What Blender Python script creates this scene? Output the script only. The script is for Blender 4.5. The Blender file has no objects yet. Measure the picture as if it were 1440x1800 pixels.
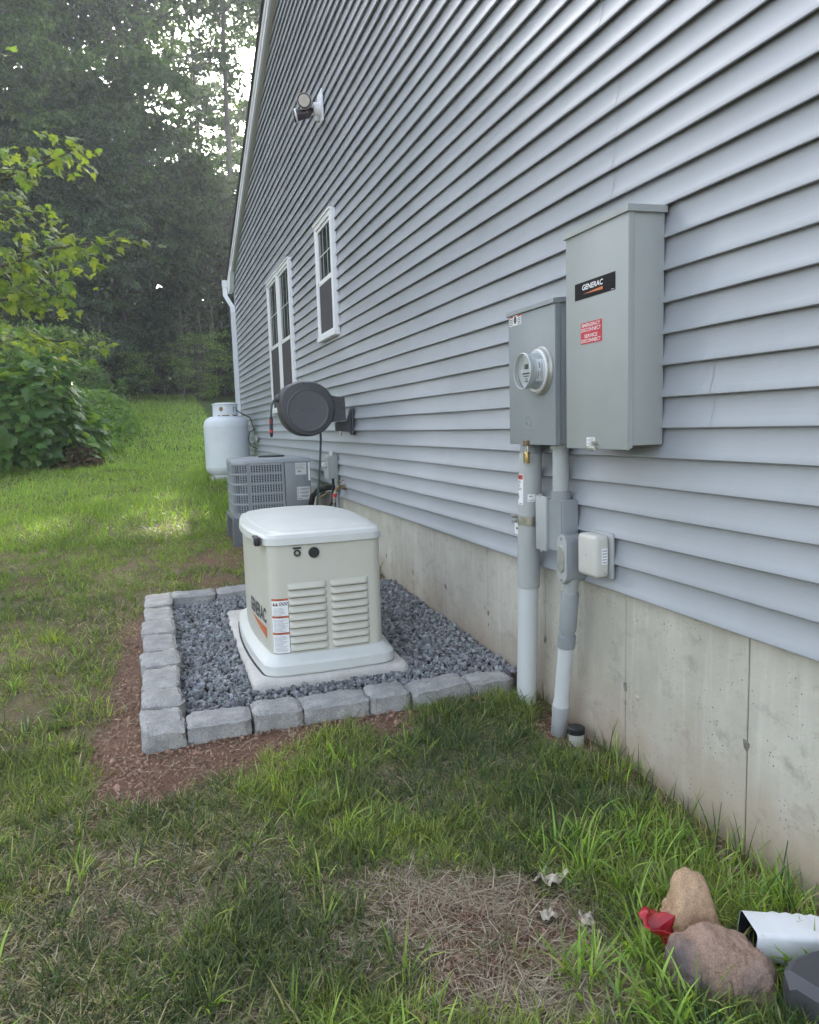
import bpy, bmesh, math, random
import numpy as np
from mathutils import Vector, Matrix, noise as mnoise
random.seed(7); rng = np.random.default_rng(11)
R = math.radians
S = bpy.context.scene
COL = S.collection

# ------------------------------------------------------------------ camera, sky, sun, exposure
CAMP = (-1.62371, 0.0, 0.64517)
cr = Vector((0.944560319, -0.327027578, -0.029304723)); cu = Vector((0.065807125, 0.101117242, 0.992695686)); cf = Vector((0.321675654, 0.939589414, -0.117032079))
cam = bpy.data.cameras.new('camera'); camo = bpy.data.objects.new('camera', cam); COL.objects.link(camo)
m = Matrix((cr, cu, -cf)).transposed().to_4x4(); m.translation = CAMP; camo.matrix_world = m
cam.sensor_fit = 'VERTICAL'; cam.sensor_height = 24.0; cam.lens = 24.0 * 1296.91 / 1800.0
cam.clip_start = 0.02; cam.clip_end = 2000
S.camera = camo
SUN_EL, SUN_AZ = R(31.0), R(10.5)          # azimuth from +Y towards +X
W = bpy.data.worlds.new('World'); S.world = W; W.use_nodes = True
wn = W.node_tree.nodes; bg = wn['Background']
sky = wn.new('ShaderNodeTexSky'); sky.sky_type = 'NISHITA'; sky.sun_disc = False
sky.sun_elevation = SUN_EL; sky.sun_rotation = SUN_AZ; sky.air_density = 1.2; sky.dust_density = 2.5; sky.ozone_density = 1.0
bw = wn.new('ShaderNodeRGBToBW'); mxs = wn.new('ShaderNodeMix'); mxs.data_type = 'RGBA'; mxs.inputs[0].default_value = 0.62      # thin summer haze takes most of the blue out of the sky
W.node_tree.links.new(sky.outputs[0], bw.inputs[0]); W.node_tree.links.new(sky.outputs[0], mxs.inputs[6]); W.node_tree.links.new(bw.outputs[0], mxs.inputs[7]); W.node_tree.links.new(mxs.outputs[2], bg.inputs[0]); bg.inputs[1].default_value = 0.15
sl = bpy.data.lights.new('sun', 'SUN'); slo = bpy.data.objects.new('sun', sl); COL.objects.link(slo)
sl.energy = 2.0; sl.angle = R(0.53); sl.color = (1.0, 0.93, 0.82)
sd = Vector((math.sin(SUN_AZ) * math.cos(SUN_EL), math.cos(SUN_AZ) * math.cos(SUN_EL), math.sin(SUN_EL)))
slo.rotation_euler = (-sd).to_track_quat('-Z', 'Y').to_euler(); slo.location = (10, 40, 30)
S.view_settings.view_transform = 'Standard'; S.view_settings.look = 'None'; S.view_settings.gamma = 1.0; S.view_settings.use_curve_mapping = False
S.view_settings.exposure = 2.68
S.render.engine = 'CYCLES'
S.cycles.use_denoising = True
try: S.cycles.denoiser = 'OPENIMAGEDENOISE'
except Exception: pass
S.cycles.max_bounces = 7; S.cycles.diffuse_bounces = 3; S.cycles.glossy_bounces = 3; S.cycles.transmission_bounces = 5; S.cycles.transparent_max_bounces = 8
S.cycles.volume_bounces = 0
S.cycles.caustics_reflective = False; S.cycles.caustics_refractive = False; S.cycles.sample_clamp_indirect = 6.0

# ------------------------------------------------------------------ materials
def nodes(name):
    mt = bpy.data.materials.new(name); mt.use_nodes = True
    nt = mt.node_tree; return mt, nt, nt.nodes['Principled BSDF']
def mat(name, col, rough=0.5, metal=0.0, var=0.12, vscale=6.0, bump=0.0, bscale=60.0, stretch=(1, 1, 1), spec=0.5, dirt=None, dscale=3.0, damt=0.5, grain=0, gamt=0.3, bdist=0.004):
    """painted / plastic / metal / mineral surface: base colour with slow tone variation, optional stains and fine relief"""
    mt, nt, b = nodes(name); n, l = nt.nodes, nt.links
    tc = n.new('ShaderNodeTexCoord'); mp = n.new('ShaderNodeMapping'); mp.inputs['Scale'].default_value = stretch
    l.new(tc.outputs['Object'], mp.inputs[0])
    nz = n.new('ShaderNodeTexNoise'); nz.inputs['Scale'].default_value = vscale; nz.inputs['Detail'].default_value = 6; nz.inputs['Roughness'].default_value = 0.6
    l.new(mp.outputs[0], nz.inputs['Vector'])
    rp = n.new('ShaderNodeMapRange'); rp.inputs['From Min'].default_value = 0.25; rp.inputs['From Max'].default_value = 0.75
    rp.inputs['To Min'].default_value = 1 - var; rp.inputs['To Max'].default_value = 1 + var
    l.new(nz.outputs['Fac'], rp.inputs['Value'])
    mx = n.new('ShaderNodeMix'); mx.data_type = 'RGBA'; mx.blend_type = 'MULTIPLY'; mx.inputs[0].default_value = 1.0
    mx.inputs[6].default_value = (*col, 1)
    cb = n.new('ShaderNodeCombineColor')
    for i in range(3): l.new(rp.outputs[0], cb.inputs[i])
    l.new(cb.outputs[0], mx.inputs[7]); out = mx.outputs[2]
    if dirt:
        dn = n.new('ShaderNodeTexNoise'); dn.inputs['Scale'].default_value = dscale; dn.inputs['Detail'].default_value = 9; dn.inputs['Roughness'].default_value = 0.7
        l.new(mp.outputs[0], dn.inputs['Vector'])
        dr = n.new('ShaderNodeMapRange'); dr.inputs['From Min'].default_value = 0.5; dr.inputs['From Max'].default_value = 0.72; dr.inputs['To Max'].default_value = damt
        l.new(dn.outputs['Fac'], dr.inputs['Value'])
        m2 = n.new('ShaderNodeMix'); m2.data_type = 'RGBA'; m2.inputs[7].default_value = (*dirt, 1)
        l.new(dr.outputs[0], m2.inputs[0]); l.new(out, m2.inputs[6]); out = m2.outputs[2]
    if grain:
        gn = n.new('ShaderNodeTexNoise'); gn.inputs['Scale'].default_value = grain; gn.inputs['Detail'].default_value = 4; gn.inputs['Roughness'].default_value = 0.8; l.new(tc.outputs['Object'], gn.inputs['Vector'])
        gr = n.new('ShaderNodeMapRange'); gr.inputs['From Min'].default_value = 0.3; gr.inputs['From Max'].default_value = 0.7; gr.inputs['To Min'].default_value = 1 - gamt; gr.inputs['To Max'].default_value = 1 + gamt; l.new(gn.outputs['Fac'], gr.inputs['Value'])
        gs = n.new('ShaderNodeVectorMath'); gs.operation = 'SCALE'; l.new(out, gs.inputs[0]); l.new(gr.outputs[0], gs.inputs['Scale']); out = gs.outputs[0]
    l.new(out, b.inputs['Base Color'])
    b.inputs['Roughness'].default_value = rough; b.inputs['Metallic'].default_value = metal; b.inputs['Specular IOR Level'].default_value = spec
    if bump:
        bn = n.new('ShaderNodeTexNoise'); bn.inputs['Scale'].default_value = bscale; bn.inputs['Detail'].default_value = 8; bn.inputs['Roughness'].default_value = 0.65
        l.new(mp.outputs[0], bn.inputs['Vector'])
        bp = n.new('ShaderNodeBump'); bp.inputs['Strength'].default_value = min(1, bump); bp.inputs['Distance'].default_value = bdist
        l.new(bn.outputs['Fac'], bp.inputs['Height']); l.new(bp.outputs[0], b.inputs['Normal'])
        rr = n.new('ShaderNodeMapRange'); rr.inputs['To Min'].default_value = max(0.05, rough - 0.12); rr.inputs['To Max'].default_value = min(1, rough + 0.12)
        l.new(bn.outputs['Fac'], rr.inputs['Value']); l.new(rr.outputs[0], b.inputs['Roughness'])
    return mt
def leafmat(name, col, tcol, rough=0.45, tr=0.4, hue=0.0):
    """foliage: per-leaf colour attribute times base, light passes through the blade"""
    mt, nt, b = nodes(name); n, l = nt.nodes, nt.links
    at = n.new('ShaderNodeAttribute'); at.attribute_name = 'Col'
    def mul(c):
        mx = n.new('ShaderNodeMix'); mx.data_type = 'RGBA'; mx.blend_type = 'MULTIPLY'; mx.inputs[0].default_value = 1.0
        mx.inputs[6].default_value = (*c, 1); l.new(at.outputs['Color'], mx.inputs[7]); return mx.outputs[2]
    l.new(mul(col), b.inputs['Base Color']); b.inputs['Roughness'].default_value = rough; b.inputs['Specular IOR Level'].default_value = 0.35
    t = n.new('ShaderNodeBsdfTranslucent'); l.new(mul(tcol), t.inputs['Color'])
    ms = n.new('ShaderNodeMixShader'); ms.inputs[0].default_value = tr
    l.new(b.outputs[0], ms.inputs[1]); l.new(t.outputs[0], ms.inputs[2]); l.new(ms.outputs[0], nt.nodes['Material Output'].inputs['Surface'])
    return mt

M = {}
def siding_mat():
    mt, nt, b = nodes('vinyl_siding'); n, l = nt.nodes, nt.links
    tc = n.new('ShaderNodeTexCoord')
    mp = n.new('ShaderNodeMapping'); mp.inputs['Scale'].default_value = (1, 1.2, 40); l.new(tc.outputs['Object'], mp.inputs[0])
    g = n.new('ShaderNodeTexNoise'); g.inputs['Scale'].default_value = 4.5; g.inputs['Detail'].default_value = 9; g.inputs['Roughness'].default_value = 0.7; g.inputs['Distortion'].default_value = 0.4
    l.new(mp.outputs[0], g.inputs['Vector'])
    bp = n.new('ShaderNodeBump'); bp.inputs['Strength'].default_value = 0.22; bp.inputs['Distance'].default_value = 0.002
    l.new(g.outputs['Fac'], bp.inputs['Height']); l.new(bp.outputs[0], b.inputs['Normal'])
    d = n.new('ShaderNodeTexNoise'); d.inputs['Scale'].default_value = 1.1; d.inputs['Detail'].default_value = 7; l.new(tc.outputs['Object'], d.inputs['Vector'])
    cr_ = n.new('ShaderNodeValToRGB'); cr_.color_ramp.elements[0].position = 0.3; cr_.color_ramp.elements[1].position = 0.7
    cr_.color_ramp.elements[0].color = (0.325, 0.346, 0.378, 1); cr_.color_ramp.elements[1].color = (0.37, 0.391, 0.424, 1)
    oi = n.new('ShaderNodeObjectInfo'); orr = n.new('ShaderNodeMapRange'); orr.inputs['To Min'].default_value = 0.955; orr.inputs['To Max'].default_value = 1.045; l.new(oi.outputs['Random'], orr.inputs['Value'])
    dn = n.new('ShaderNodeTexNoise'); dn.inputs['Scale'].default_value = 2.6; dn.inputs['Detail'].default_value = 9; dn.inputs['Roughness'].default_value = 0.7; mpd = n.new('ShaderNodeMapping'); mpd.inputs['Scale'].default_value = (1, 2.2, 0.7); l.new(tc.outputs['Object'], mpd.inputs[0]); l.new(mpd.outputs[0], dn.inputs['Vector'])
    dm = n.new('ShaderNodeMapRange'); dm.inputs['From Min'].default_value = 0.5; dm.inputs['From Max'].default_value = 0.75; dm.inputs['To Max'].default_value = 0.35; l.new(dn.outputs['Fac'], dm.inputs['Value'])
    dmx = n.new('ShaderNodeMix'); dmx.data_type = 'RGBA'; dmx.inputs[7].default_value = (0.30, 0.315, 0.335, 1); l.new(dm.outputs[0], dmx.inputs[0]); l.new(cr_.outputs[0], dmx.inputs[6])
    sv = n.new('ShaderNodeVectorMath'); sv.operation = 'SCALE'; l.new(dmx.outputs[2], sv.inputs[0]); l.new(orr.outputs[0], sv.inputs['Scale'])
    l.new(d.outputs['Fac'], cr_.inputs[0]); l.new(sv.outputs[0], b.inputs['Base Color'])
    b.inputs['Roughness'].default_value = 0.36; b.inputs['Specular IOR Level'].default_value = 0.55
    return mt
M['siding'] = siding_mat()
def concrete_mat():
    mt, nt, b = nodes('cast_concrete'); n, l = nt.nodes, nt.links
    tc = n.new('ShaderNodeTexCoord'); geo = n.new('ShaderNodeNewGeometry')
    def nz(scale, det, st=(1, 1, 1), rg=0.6):
        mp = n.new('ShaderNodeMapping'); mp.inputs['Scale'].default_value = st; l.new(geo.outputs['Position'], mp.inputs[0])
        x = n.new('ShaderNodeTexNoise'); x.inputs['Scale'].default_value = scale; x.inputs['Detail'].default_value = det; x.inputs['Roughness'].default_value = rg
        l.new(mp.outputs[0], x.inputs['Vector']); return x.outputs['Fac']
    def rng_(v, a, b_, c, d):
        r = n.new('ShaderNodeMapRange'); r.inputs['From Min'].default_value = a; r.inputs['From Max'].default_value = b_; r.inputs['To Min'].default_value = c; r.inputs['To Max'].default_value = d
        l.new(v, r.inputs['Value']); return r.outputs[0]
    def mixc(f, a, c, mode='MIX'):
        x = n.new('ShaderNodeMix'); x.data_type = 'RGBA'; x.blend_type = mode
        if isinstance(f, float): x.inputs[0].default_value = f
        else: l.new(f, x.inputs[0])
        for s, v in ((6, a), (7, c)):
            if isinstance(v, tuple): x.inputs[s].default_value = (*v, 1)
            else: l.new(v, x.inputs[s])
        return x.outputs[2]
    base = mixc(rng_(nz(2.3, 8), 0.3, 0.7, 0, 1), (0.415, 0.393, 0.338), (0.59, 0.568, 0.505))
    c = mixc(rng_(nz(5, 8, (6, 6, 0.5)), 0.5, 0.72, 0, 0.45), base, (0.64, 0.625, 0.58))      # pale lime runs
    c = mixc(rng_(nz(7, 10, (1, 1, 1.5), 0.75), 0.53, 0.70, 0, 0.65), c, (0.265, 0.255, 0.225))  # damp blotches
    sep = n.new('ShaderNodeSeparateXYZ'); l.new(geo.outputs['Position'], sep.inputs[0])
    hgt = n.new('ShaderNodeMath'); hgt.operation = 'ADD'; l.new(sep.outputs[2], hgt.inputs[0])
    low = rng_(nz(4, 6), 0.2, 0.8, -0.16, 0.16); l.new(low, hgt.inputs[1])
    c = mixc(rng_(hgt.outputs[0], -0.30, -0.66, 0, 0.70), c, (0.33, 0.235, 0.16))             # red soil splash along the bottom
    pits = n.new('ShaderNodeTexVoronoi'); pits.inputs['Scale'].default_value = 62; l.new(geo.outputs['Position'], pits.inputs['Vector'])
    pm = rng_(pits.outputs['Distance'], 0.10, 0.2, 1, 0)
    psel = rng_(nz(9, 3), 0.5, 0.62, 0, 1)
    pmm = n.new('ShaderNodeMath'); pmm.operation = 'MULTIPLY'; l.new(pm, pmm.inputs[0]); l.new(psel, pmm.inputs[1])
    c = mixc(pmm.outputs[0], c, (0.13, 0.125, 0.11)); l.new(c, b.inputs['Base Color'])
    b.inputs['Roughness'].default_value = 0.9; b.inputs['Specular IOR Level'].default_value = 0.25
    hs = n.new('ShaderNodeMath'); hs.operation = 'SUBTRACT'; l.new(nz(45, 8), hs.inputs[0]); l.new(pmm.outputs[0], hs.inputs[1])
    bp = n.new('ShaderNodeBump'); bp.inputs['Strength'].default_value = 0.5; bp.inputs['Distance'].default_value = 0.004; l.new(hs.outputs[0], bp.inputs['Height']); l.new(bp.outputs[0], b.inputs['Normal'])
    return mt
M['concrete'] = concrete_mat()
M['joint'] = mat('dark_joint', (0.07, 0.065, 0.055), 0.95)
M['scar_and_shade'] = mat('rough_scar_and_shade', (0.20, 0.185, 0.155), 0.95, var=0.6, vscale=60, bump=1.0, bscale=120)  # rough tie scars; also colours the painted shade strips below the louvres
M['white'] = mat('white_vinyl', (0.78, 0.79, 0.80), 0.4, var=0.04)
M['soffit'] = mat('beige_soffit', (0.55, 0.54, 0.50), 0.6, var=0.05)
M['alu'] = mat('white_aluminium', (0.74, 0.76, 0.79), 0.4, var=0.05, dirt=(0.5, 0.5, 0.48), damt=0.25)
M['shingle'] = mat('asphalt_shingle', (0.07, 0.068, 0.066), 0.95, var=0.3, vscale=30, bump=0.6, bscale=90)
M['plainwall'] = mat('plain_wall', (0.37, 0.40, 0.455), 0.6)
M['glass'] = mat('window_glass', (0.045, 0.052, 0.05), 0.03, var=0.25, vscale=1.5, spec=0.9, stretch=(1, 14, 0.05))
M['screen'] = mat('insect_screen', (0.052, 0.05, 0.056), 0.65, var=0.12, vscale=3, spec=0.3, stretch=(1, 8, 0.4))
M['muntin'] = mat('muntin_white', (0.42, 0.44, 0.43), 0.5)
M['grey_paint'] = mat('grey_enamel', (0.355, 0.378, 0.370), 0.42, var=0.05, vscale=5, bump=0.05, bscale=300)
M['grey_paint_dark'] = mat('dark_grey_enamel', (0.285, 0.310, 0.322), 0.42, var=0.06, vscale=5, bump=0.05, bscale=300)
M['pvc'] = mat('grey_pvc', (0.27, 0.29, 0.305), 0.4, var=0.08, vscale=7, dirt=(0.36, 0.37, 0.38), damt=0.35)
M['pvc_light'] = mat('weathered_pvc', (0.56, 0.58, 0.59), 0.45, var=0.10, vscale=5, stretch=(1, 1, 0.3), dirt=(0.40, 0.40, 0.39), damt=0.5)
M['pvc_mid'] = mat('dull_pvc', (0.40, 0.42, 0.42), 0.5, var=0.10, vscale=5, dirt=(0.3, 0.29, 0.27), damt=0.5, stretch=(1, 1, 0.4))
M['galv'] = mat('galvanized_steel', (0.55, 0.55, 0.50), 0.3, 0.9, var=0.15, vscale=20)
M['galv_dull'] = mat('cast_zinc', (0.42, 0.42, 0.39), 0.45, 0.6, var=0.15, vscale=20, bump=0.2)
M['brass'] = mat('brass', (0.55, 0.40, 0.16), 0.32, 0.85, var=0.2, vscale=25)
M['bronze'] = mat('old_bronze', (0.22, 0.17, 0.10), 0.45, 0.6, var=0.3, vscale=25)
M['black'] = mat('black_plastic', (0.02, 0.02, 0.022), 0.45, var=0.1)
M['black_gloss'] = mat('black_print', (0.010, 0.010, 0.013), 0.5, var=0.05, spec=0.15)
M['charcoal'] = mat('charcoal_plastic', (0.060, 0.060, 0.068), 0.48, var=0.08, bump=0.08, bscale=400)
M['charcoal_lt'] = mat('charcoal_disc', (0.085, 0.086, 0.096), 0.5, var=0.06, bump=0.1, bscale=400)
M['red_plastic'] = mat('red_plastic', (0.50, 0.035, 0.03), 0.4)
M['hose'] = mat('green_grey_hose', (0.045, 0.075, 0.085), 0.5, var=0.15)
M['foam'] = mat('black_foam', (0.018, 0.018, 0.018), 0.9, bump=0.4, bscale=120)
M['cable'] = mat('brown_black_whip', (0.03, 0.022, 0.022), 0.5)
M['gen'] = mat('bisque_enamel', (0.565, 0.55, 0.48), 0.4, var=0.035, vscale=3, bump=0.05, bscale=350, dirt=(0.46, 0.42, 0.34), damt=0.3, dscale=4)
M['gen_lid'] = mat('pale_bisque_enamel', (0.60, 0.615, 0.595), 0.38, var=0.05, vscale=5, dirt=(0.56, 0.56, 0.52), damt=0.55, dscale=9, bump=0.07, bscale=300)
M['pad'] = mat('pale_concrete_pad', (0.52, 0.50, 0.475), 0.9, var=0.14, vscale=9, bump=0.8, bscale=80, dirt=(0.37, 0.34, 0.31), damt=0.6, dscale=5, grain=150, gamt=0.18)
M['label'] = mat('white_label', (0.80, 0.81, 0.82), 0.4, var=0.03)
M['label_silver'] = mat('silver_label', (0.62, 0.63, 0.64), 0.3, 0.3, var=0.08)
M['print'] = mat('printed_lines', (0.30, 0.31, 0.33), 0.5)
M['print_dark'] = mat('printed_text', (0.05, 0.05, 0.055), 0.5)
M['white_print'] = mat('white_print', (0.85, 0.85, 0.85), 0.4, var=0.02)
M['orange'] = mat('orange_print', (0.62, 0.16, 0.045), 0.4, var=0.04)
M['warn'] = mat('warning_orange', (0.52, 0.13, 0.06), 0.4)
M['warn_red'] = mat('warning_red', (0.58, 0.06, 0.04), 0.4)
M['sign_red'] = mat('sign_red', (0.56, 0.025, 0.045), 0.4, var=0.03)
M['ac'] = mat('ac_grey', (0.235, 0.25, 0.27), 0.42, var=0.05, vscale=6)
M['ac_light'] = mat('ac_grille_grey', (0.31, 0.335, 0.36), 0.42, var=0.05)
M['ac_dark'] = mat('coil_dark', (0.012, 0.014, 0.018), 0.6)
M['riser'] = mat('grey_plastic_riser', (0.13, 0.135, 0.15), 0.5, var=0.1)
M['tank'] = mat('white_tank_paint', (0.70, 0.735, 0.79), 0.38, var=0.04, vscale=4, dirt=(0.58, 0.59, 0.6), damt=0.3)
M['block'] = mat('edging_stone', (0.335, 0.335, 0.33), 0.95, var=0.28, vscale=12, bump=1.0, bscale=85, dirt=(0.44, 0.40, 0.33), damt=0.5, dscale=5, grain=170, gamt=0.42, bdist=0.007, spec=0.2)
M['bronze_lamp'] = mat('dark_bronze_lamp', (0.045, 0.03, 0.035), 0.4)
M['lens'] = mat('frosted_lens', (0.55, 0.52, 0.46), 0.3, spec=0.6)
M['rock_tan'] = mat('tan_sandstone', (0.44, 0.30, 0.195), 0.9, var=0.3, vscale=8, bump=1.0, bscale=60, dirt=(0.27, 0.17, 0.12), damt=0.75, dscale=7, grain=240, gamt=0.35, bdist=0.006, spec=0.2)
M['rock_red'] = mat('pinkish_sandstone', (0.35, 0.24, 0.185), 0.92, var=0.3, vscale=9, bump=1.0, bscale=70, dirt=(0.12, 0.105, 0.115), damt=0.9, dscale=4.5, grain=240, gamt=0.4, bdist=0.007, spec=0.2)
def end_stain(mt):
    nt = mt.node_tree; n, l = nt.nodes, nt.links; b = n['Principled BSDF']; src = b.inputs['Base Color'].links[0].from_socket
    tc = n.new('ShaderNodeTexCoord'); sp = n.new('ShaderNodeSeparateXYZ'); l.new(tc.outputs['Object'], sp.inputs[0]); nz = n.new('ShaderNodeTexNoise'); nz.inputs['Scale'].default_value = 16; nz.inputs['Detail'].default_value = 6; l.new(tc.outputs['Object'], nz.inputs['Vector'])
    ad = n.new('ShaderNodeMath'); ad.operation = 'MULTIPLY_ADD'; ad.inputs[1].default_value = 0.11; l.new(nz.outputs['Fac'], ad.inputs[0]); l.new(sp.outputs[0], ad.inputs[2])
    mr = n.new('ShaderNodeMapRange'); mr.inputs['From Min'].default_value = -0.005; mr.inputs['From Max'].default_value = -0.055; mr.inputs['To Max'].default_value = 0.85; l.new(ad.outputs[0], mr.inputs['Value'])
    mx = n.new('ShaderNodeMix'); mx.data_type = 'RGBA'; mx.inputs[7].default_value = (0.105, 0.095, 0.105, 1); l.new(mr.outputs[0], mx.inputs[0]); l.new(src, mx.inputs[6]); l.new(mx.outputs[2], b.inputs['Base Color'])
end_stain(M['rock_red'])
M['red_film'] = mat('red_film', (0.36, 0.012, 0.022), 0.35, var=0.15)
M['bark'] = mat('tree_bark', (0.085, 0.075, 0.065), 0.95, var=0.35, vscale=5, bump=0.8, bscale=20, stretch=(1, 1, 0.25))
M['twig'] = mat('twig_bark', (0.10, 0.085, 0.06), 0.9, var=0.2)
M['dry_leaf'] = mat('dry_leaf', (0.42, 0.37, 0.30), 0.8, var=0.3, vscale=40)
M['brown_leaf'] = mat('brown_leaf', (0.20, 0.13, 0.08), 0.8, var=0.3, vscale=40)
def vcol_mat(name, rough=0.85, bump=0.5, bscale=60, spec=0.25, dist=0.004):
    mt, nt, b = nodes(name); n, l = nt.nodes, nt.links
    at = n.new('ShaderNodeAttribute'); at.attribute_name = 'Col'
    geo = n.new('ShaderNodeNewGeometry')
    nz = n.new('ShaderNodeTexNoise'); nz.inputs['Scale'].default_value = bscale; nz.inputs['Detail'].default_value = 9; nz.inputs['Roughness'].default_value = 0.7
    l.new(geo.outputs['Position'], nz.inputs['Vector'])
    rp = n.new('ShaderNodeMapRange'); rp.inputs['From Min'].default_value = 0.3; rp.inputs['From Max'].default_value = 0.7; rp.inputs['To Min'].default_value = 0.6; rp.inputs['To Max'].default_value = 1.4
    l.new(nz.outputs['Fac'], rp.inputs['Value'])
    mx = n.new('ShaderNodeVectorMath'); mx.operation = 'SCALE'; l.new(at.outputs['Color'], mx.inputs[0]); l.new(rp.outputs[0], mx.inputs['Scale'])
    l.new(mx.outputs[0], b.inputs['Base Color']); b.inputs['Roughness'].default_value = rough; b.inputs['Specular IOR Level'].default_value = spec
    bp = n.new('ShaderNodeBump'); bp.inputs['Strength'].default_value = bump; bp.inputs['Distance'].default_value = dist; l.new(nz.outputs['Fac'], bp.inputs['Height']); l.new(bp.outputs[0], b.inputs['Normal'])
    return mt
M['ground'] = vcol_mat('soil_and_thatch', 0.95, 1.0, 70, 0.1, 0.025)
M['gravel'] = vcol_mat('crushed_bluestone', 0.75, 0.4, 90, 0.35)
M['straw'] = leafmat('dead_grass', (1, 1, 1), (0.8, 0.75, 0.6), 0.8, 0.15)
M['grass'] = leafmat('grass_blade', (1, 1, 1), (1.5, 1.7, 0.65), 0.48, 0.44)
M['leaf_wood'] = leafmat('woodland_leaf', (1, 1, 1), (1.6, 1.9, 0.45), 0.5, 0.38)
M['leaf_maple'] = leafmat('maple_leaf', (0.10, 0.17, 0.035), (0.40, 0.50, 0.05), 0.45, 0.5)
M['leaf_big'] = leafmat('broad_leaf', (0.080, 0.165, 0.036), (0.24, 0.40, 0.05), 0.42, 0.42)

# ------------------------------------------------------------------ mesh helpers
def finish(name, me, mats, parent=None, smooth=None, loc=None):
    for mm in (mats if isinstance(mats, (list, tuple)) else [mats]): me.materials.append(mm)
    if smooth is not None:
        me.polygons.foreach_set('use_smooth', [True] * len(me.polygons))
        if smooth < 180: me.set_sharp_from_angle(angle=R(smooth))
    o = bpy.data.objects.new(name, me); COL.objects.link(o)
    if parent is not None: o.parent = parent
    return o
def origin(parent):
    v = Vector((0, 0, 0))
    while parent is not None: v = v + parent.location; parent = parent.parent
    return v
class MB:
    """collects shapes in world coordinates; build() links them as one mesh under a thing"""
    def __init__(s): s.v = []; s.f = []; s.mi = []; s.cur = 0
    def add(s, vs, fs):
        k = len(s.v); s.v += [tuple(v) for v in vs]; s.f += [tuple(i + k for i in f) for f in fs]; s.mi += [s.cur] * len(fs); return s
    def box(s, x0, x1, y0, y1, z0, z1, bev=0.0, seg=2, mtx=None):
        bm = bmesh.new(); bmesh.ops.create_cube(bm, size=1.0)
        for v in bm.verts: v.co = Vector(((x0 + x1) / 2 + v.co.x * (x1 - x0), (y0 + y1) / 2 + v.co.y * (y1 - y0), (z0 + z1) / 2 + v.co.z * (z1 - z0)))
        if bev: bmesh.ops.bevel(bm, geom=bm.edges[:], offset=bev, segments=seg, profile=0.5, affect='EDGES')
        if mtx is not None: bm.transform(mtx)
        bm.verts.index_update(); s.add([v.co[:] for v in bm.verts], [[v.index for v in f.verts] for f in bm.faces]); bm.free(); return s
    def loft(s, rings, cap0=True, cap1=True, closed=True):
        n = len(rings[0]); vs = [p for r in rings for p in r]; fs = []
        for i in range(len(rings) - 1):
            for j in range(n if closed else n - 1):
                a, b = i * n + j, i * n + (j + 1) % n; fs.append((a, b, b + n, a + n))
        if cap0: fs.append(tuple(reversed(range(n))))
        if cap1: fs.append(tuple((len(rings) - 1) * n + j for j in range(n)))
        return s.add(vs, fs)
    def tube(s, path, rad, n=12, caps=True):
        path = [Vector(p) for p in path]; rs = rad if isinstance(rad, (list, tuple)) else [rad] * len(path)
        rings = []; up = None
        for i, p in enumerate(path):
            t = (path[min(i + 1, len(path) - 1)] - path[max(i - 1, 0)]).normalized()
            if up is None: up = Vector((0, 0, 1)) if abs(t.z) < 0.9 else Vector((1, 0, 0))
            a = t.cross(up)
            if a.length < 1e-5: a = t.orthogonal()
            a.normalize(); b = a.cross(t).normalized(); up = b
            rings.append([(p + (a * math.cos(2 * math.pi * k / n) - b * math.sin(2 * math.pi * k / n)) * rs[i])[:] for k in range(n)])
        return s.loft(rings, caps, caps)
    def lathe(s, prof, c, axis='Z', n=32, caps=True):
        rings = []
        for r, h in prof:
            ring = []
            for k in range(n):
                a = 2 * math.pi * k / n; x, y = r * math.cos(a), r * math.sin(a)
                ring.append({'Z': (c[0] + x, c[1] + y, c[2] + h), '-Y': (c[0] + x, c[1] - h, c[2] + y), '-X': (c[0] - h, c[1] - x, c[2] + y)}[axis])
            rings.append(ring)
        return s.loft(rings, caps, caps)
    def quad(s, a, b, c, d): return s.add([a, b, c, d], [(0, 1, 2, 3)])
    def mesh(s, name, off=Vector((0, 0, 0))):
        me = bpy.data.meshes.new(name); me.from_pydata([(v[0] - off[0], v[1] - off[1], v[2] - off[2]) for v in s.v], [], s.f)
        me.polygons.foreach_set('material_index', s.mi); me.update()
        bm = bmesh.new(); bm.from_mesh(me); bmesh.ops.recalc_face_normals(bm, faces=bm.faces[:]); bm.to_mesh(me); bm.free()
        return me
    def build(s, name, mats, parent=None, smooth=35):
        return finish(name, s.mesh(name, origin(parent)), mats, parent, smooth)
def tag(o, label=None, cat=None, group=None, kind=None):
    if label: o['label'] = label
    if cat: o['category'] = cat
    if group: o['group'] = group
    if kind: o['kind'] = kind
    return o
def thing(name, loc, label, cat, group=None):
    o = bpy.data.objects.new(name, None); o.empty_display_size = 0.1; COL.objects.link(o); o.location = loc
    return tag(o, label, cat, group)
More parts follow.
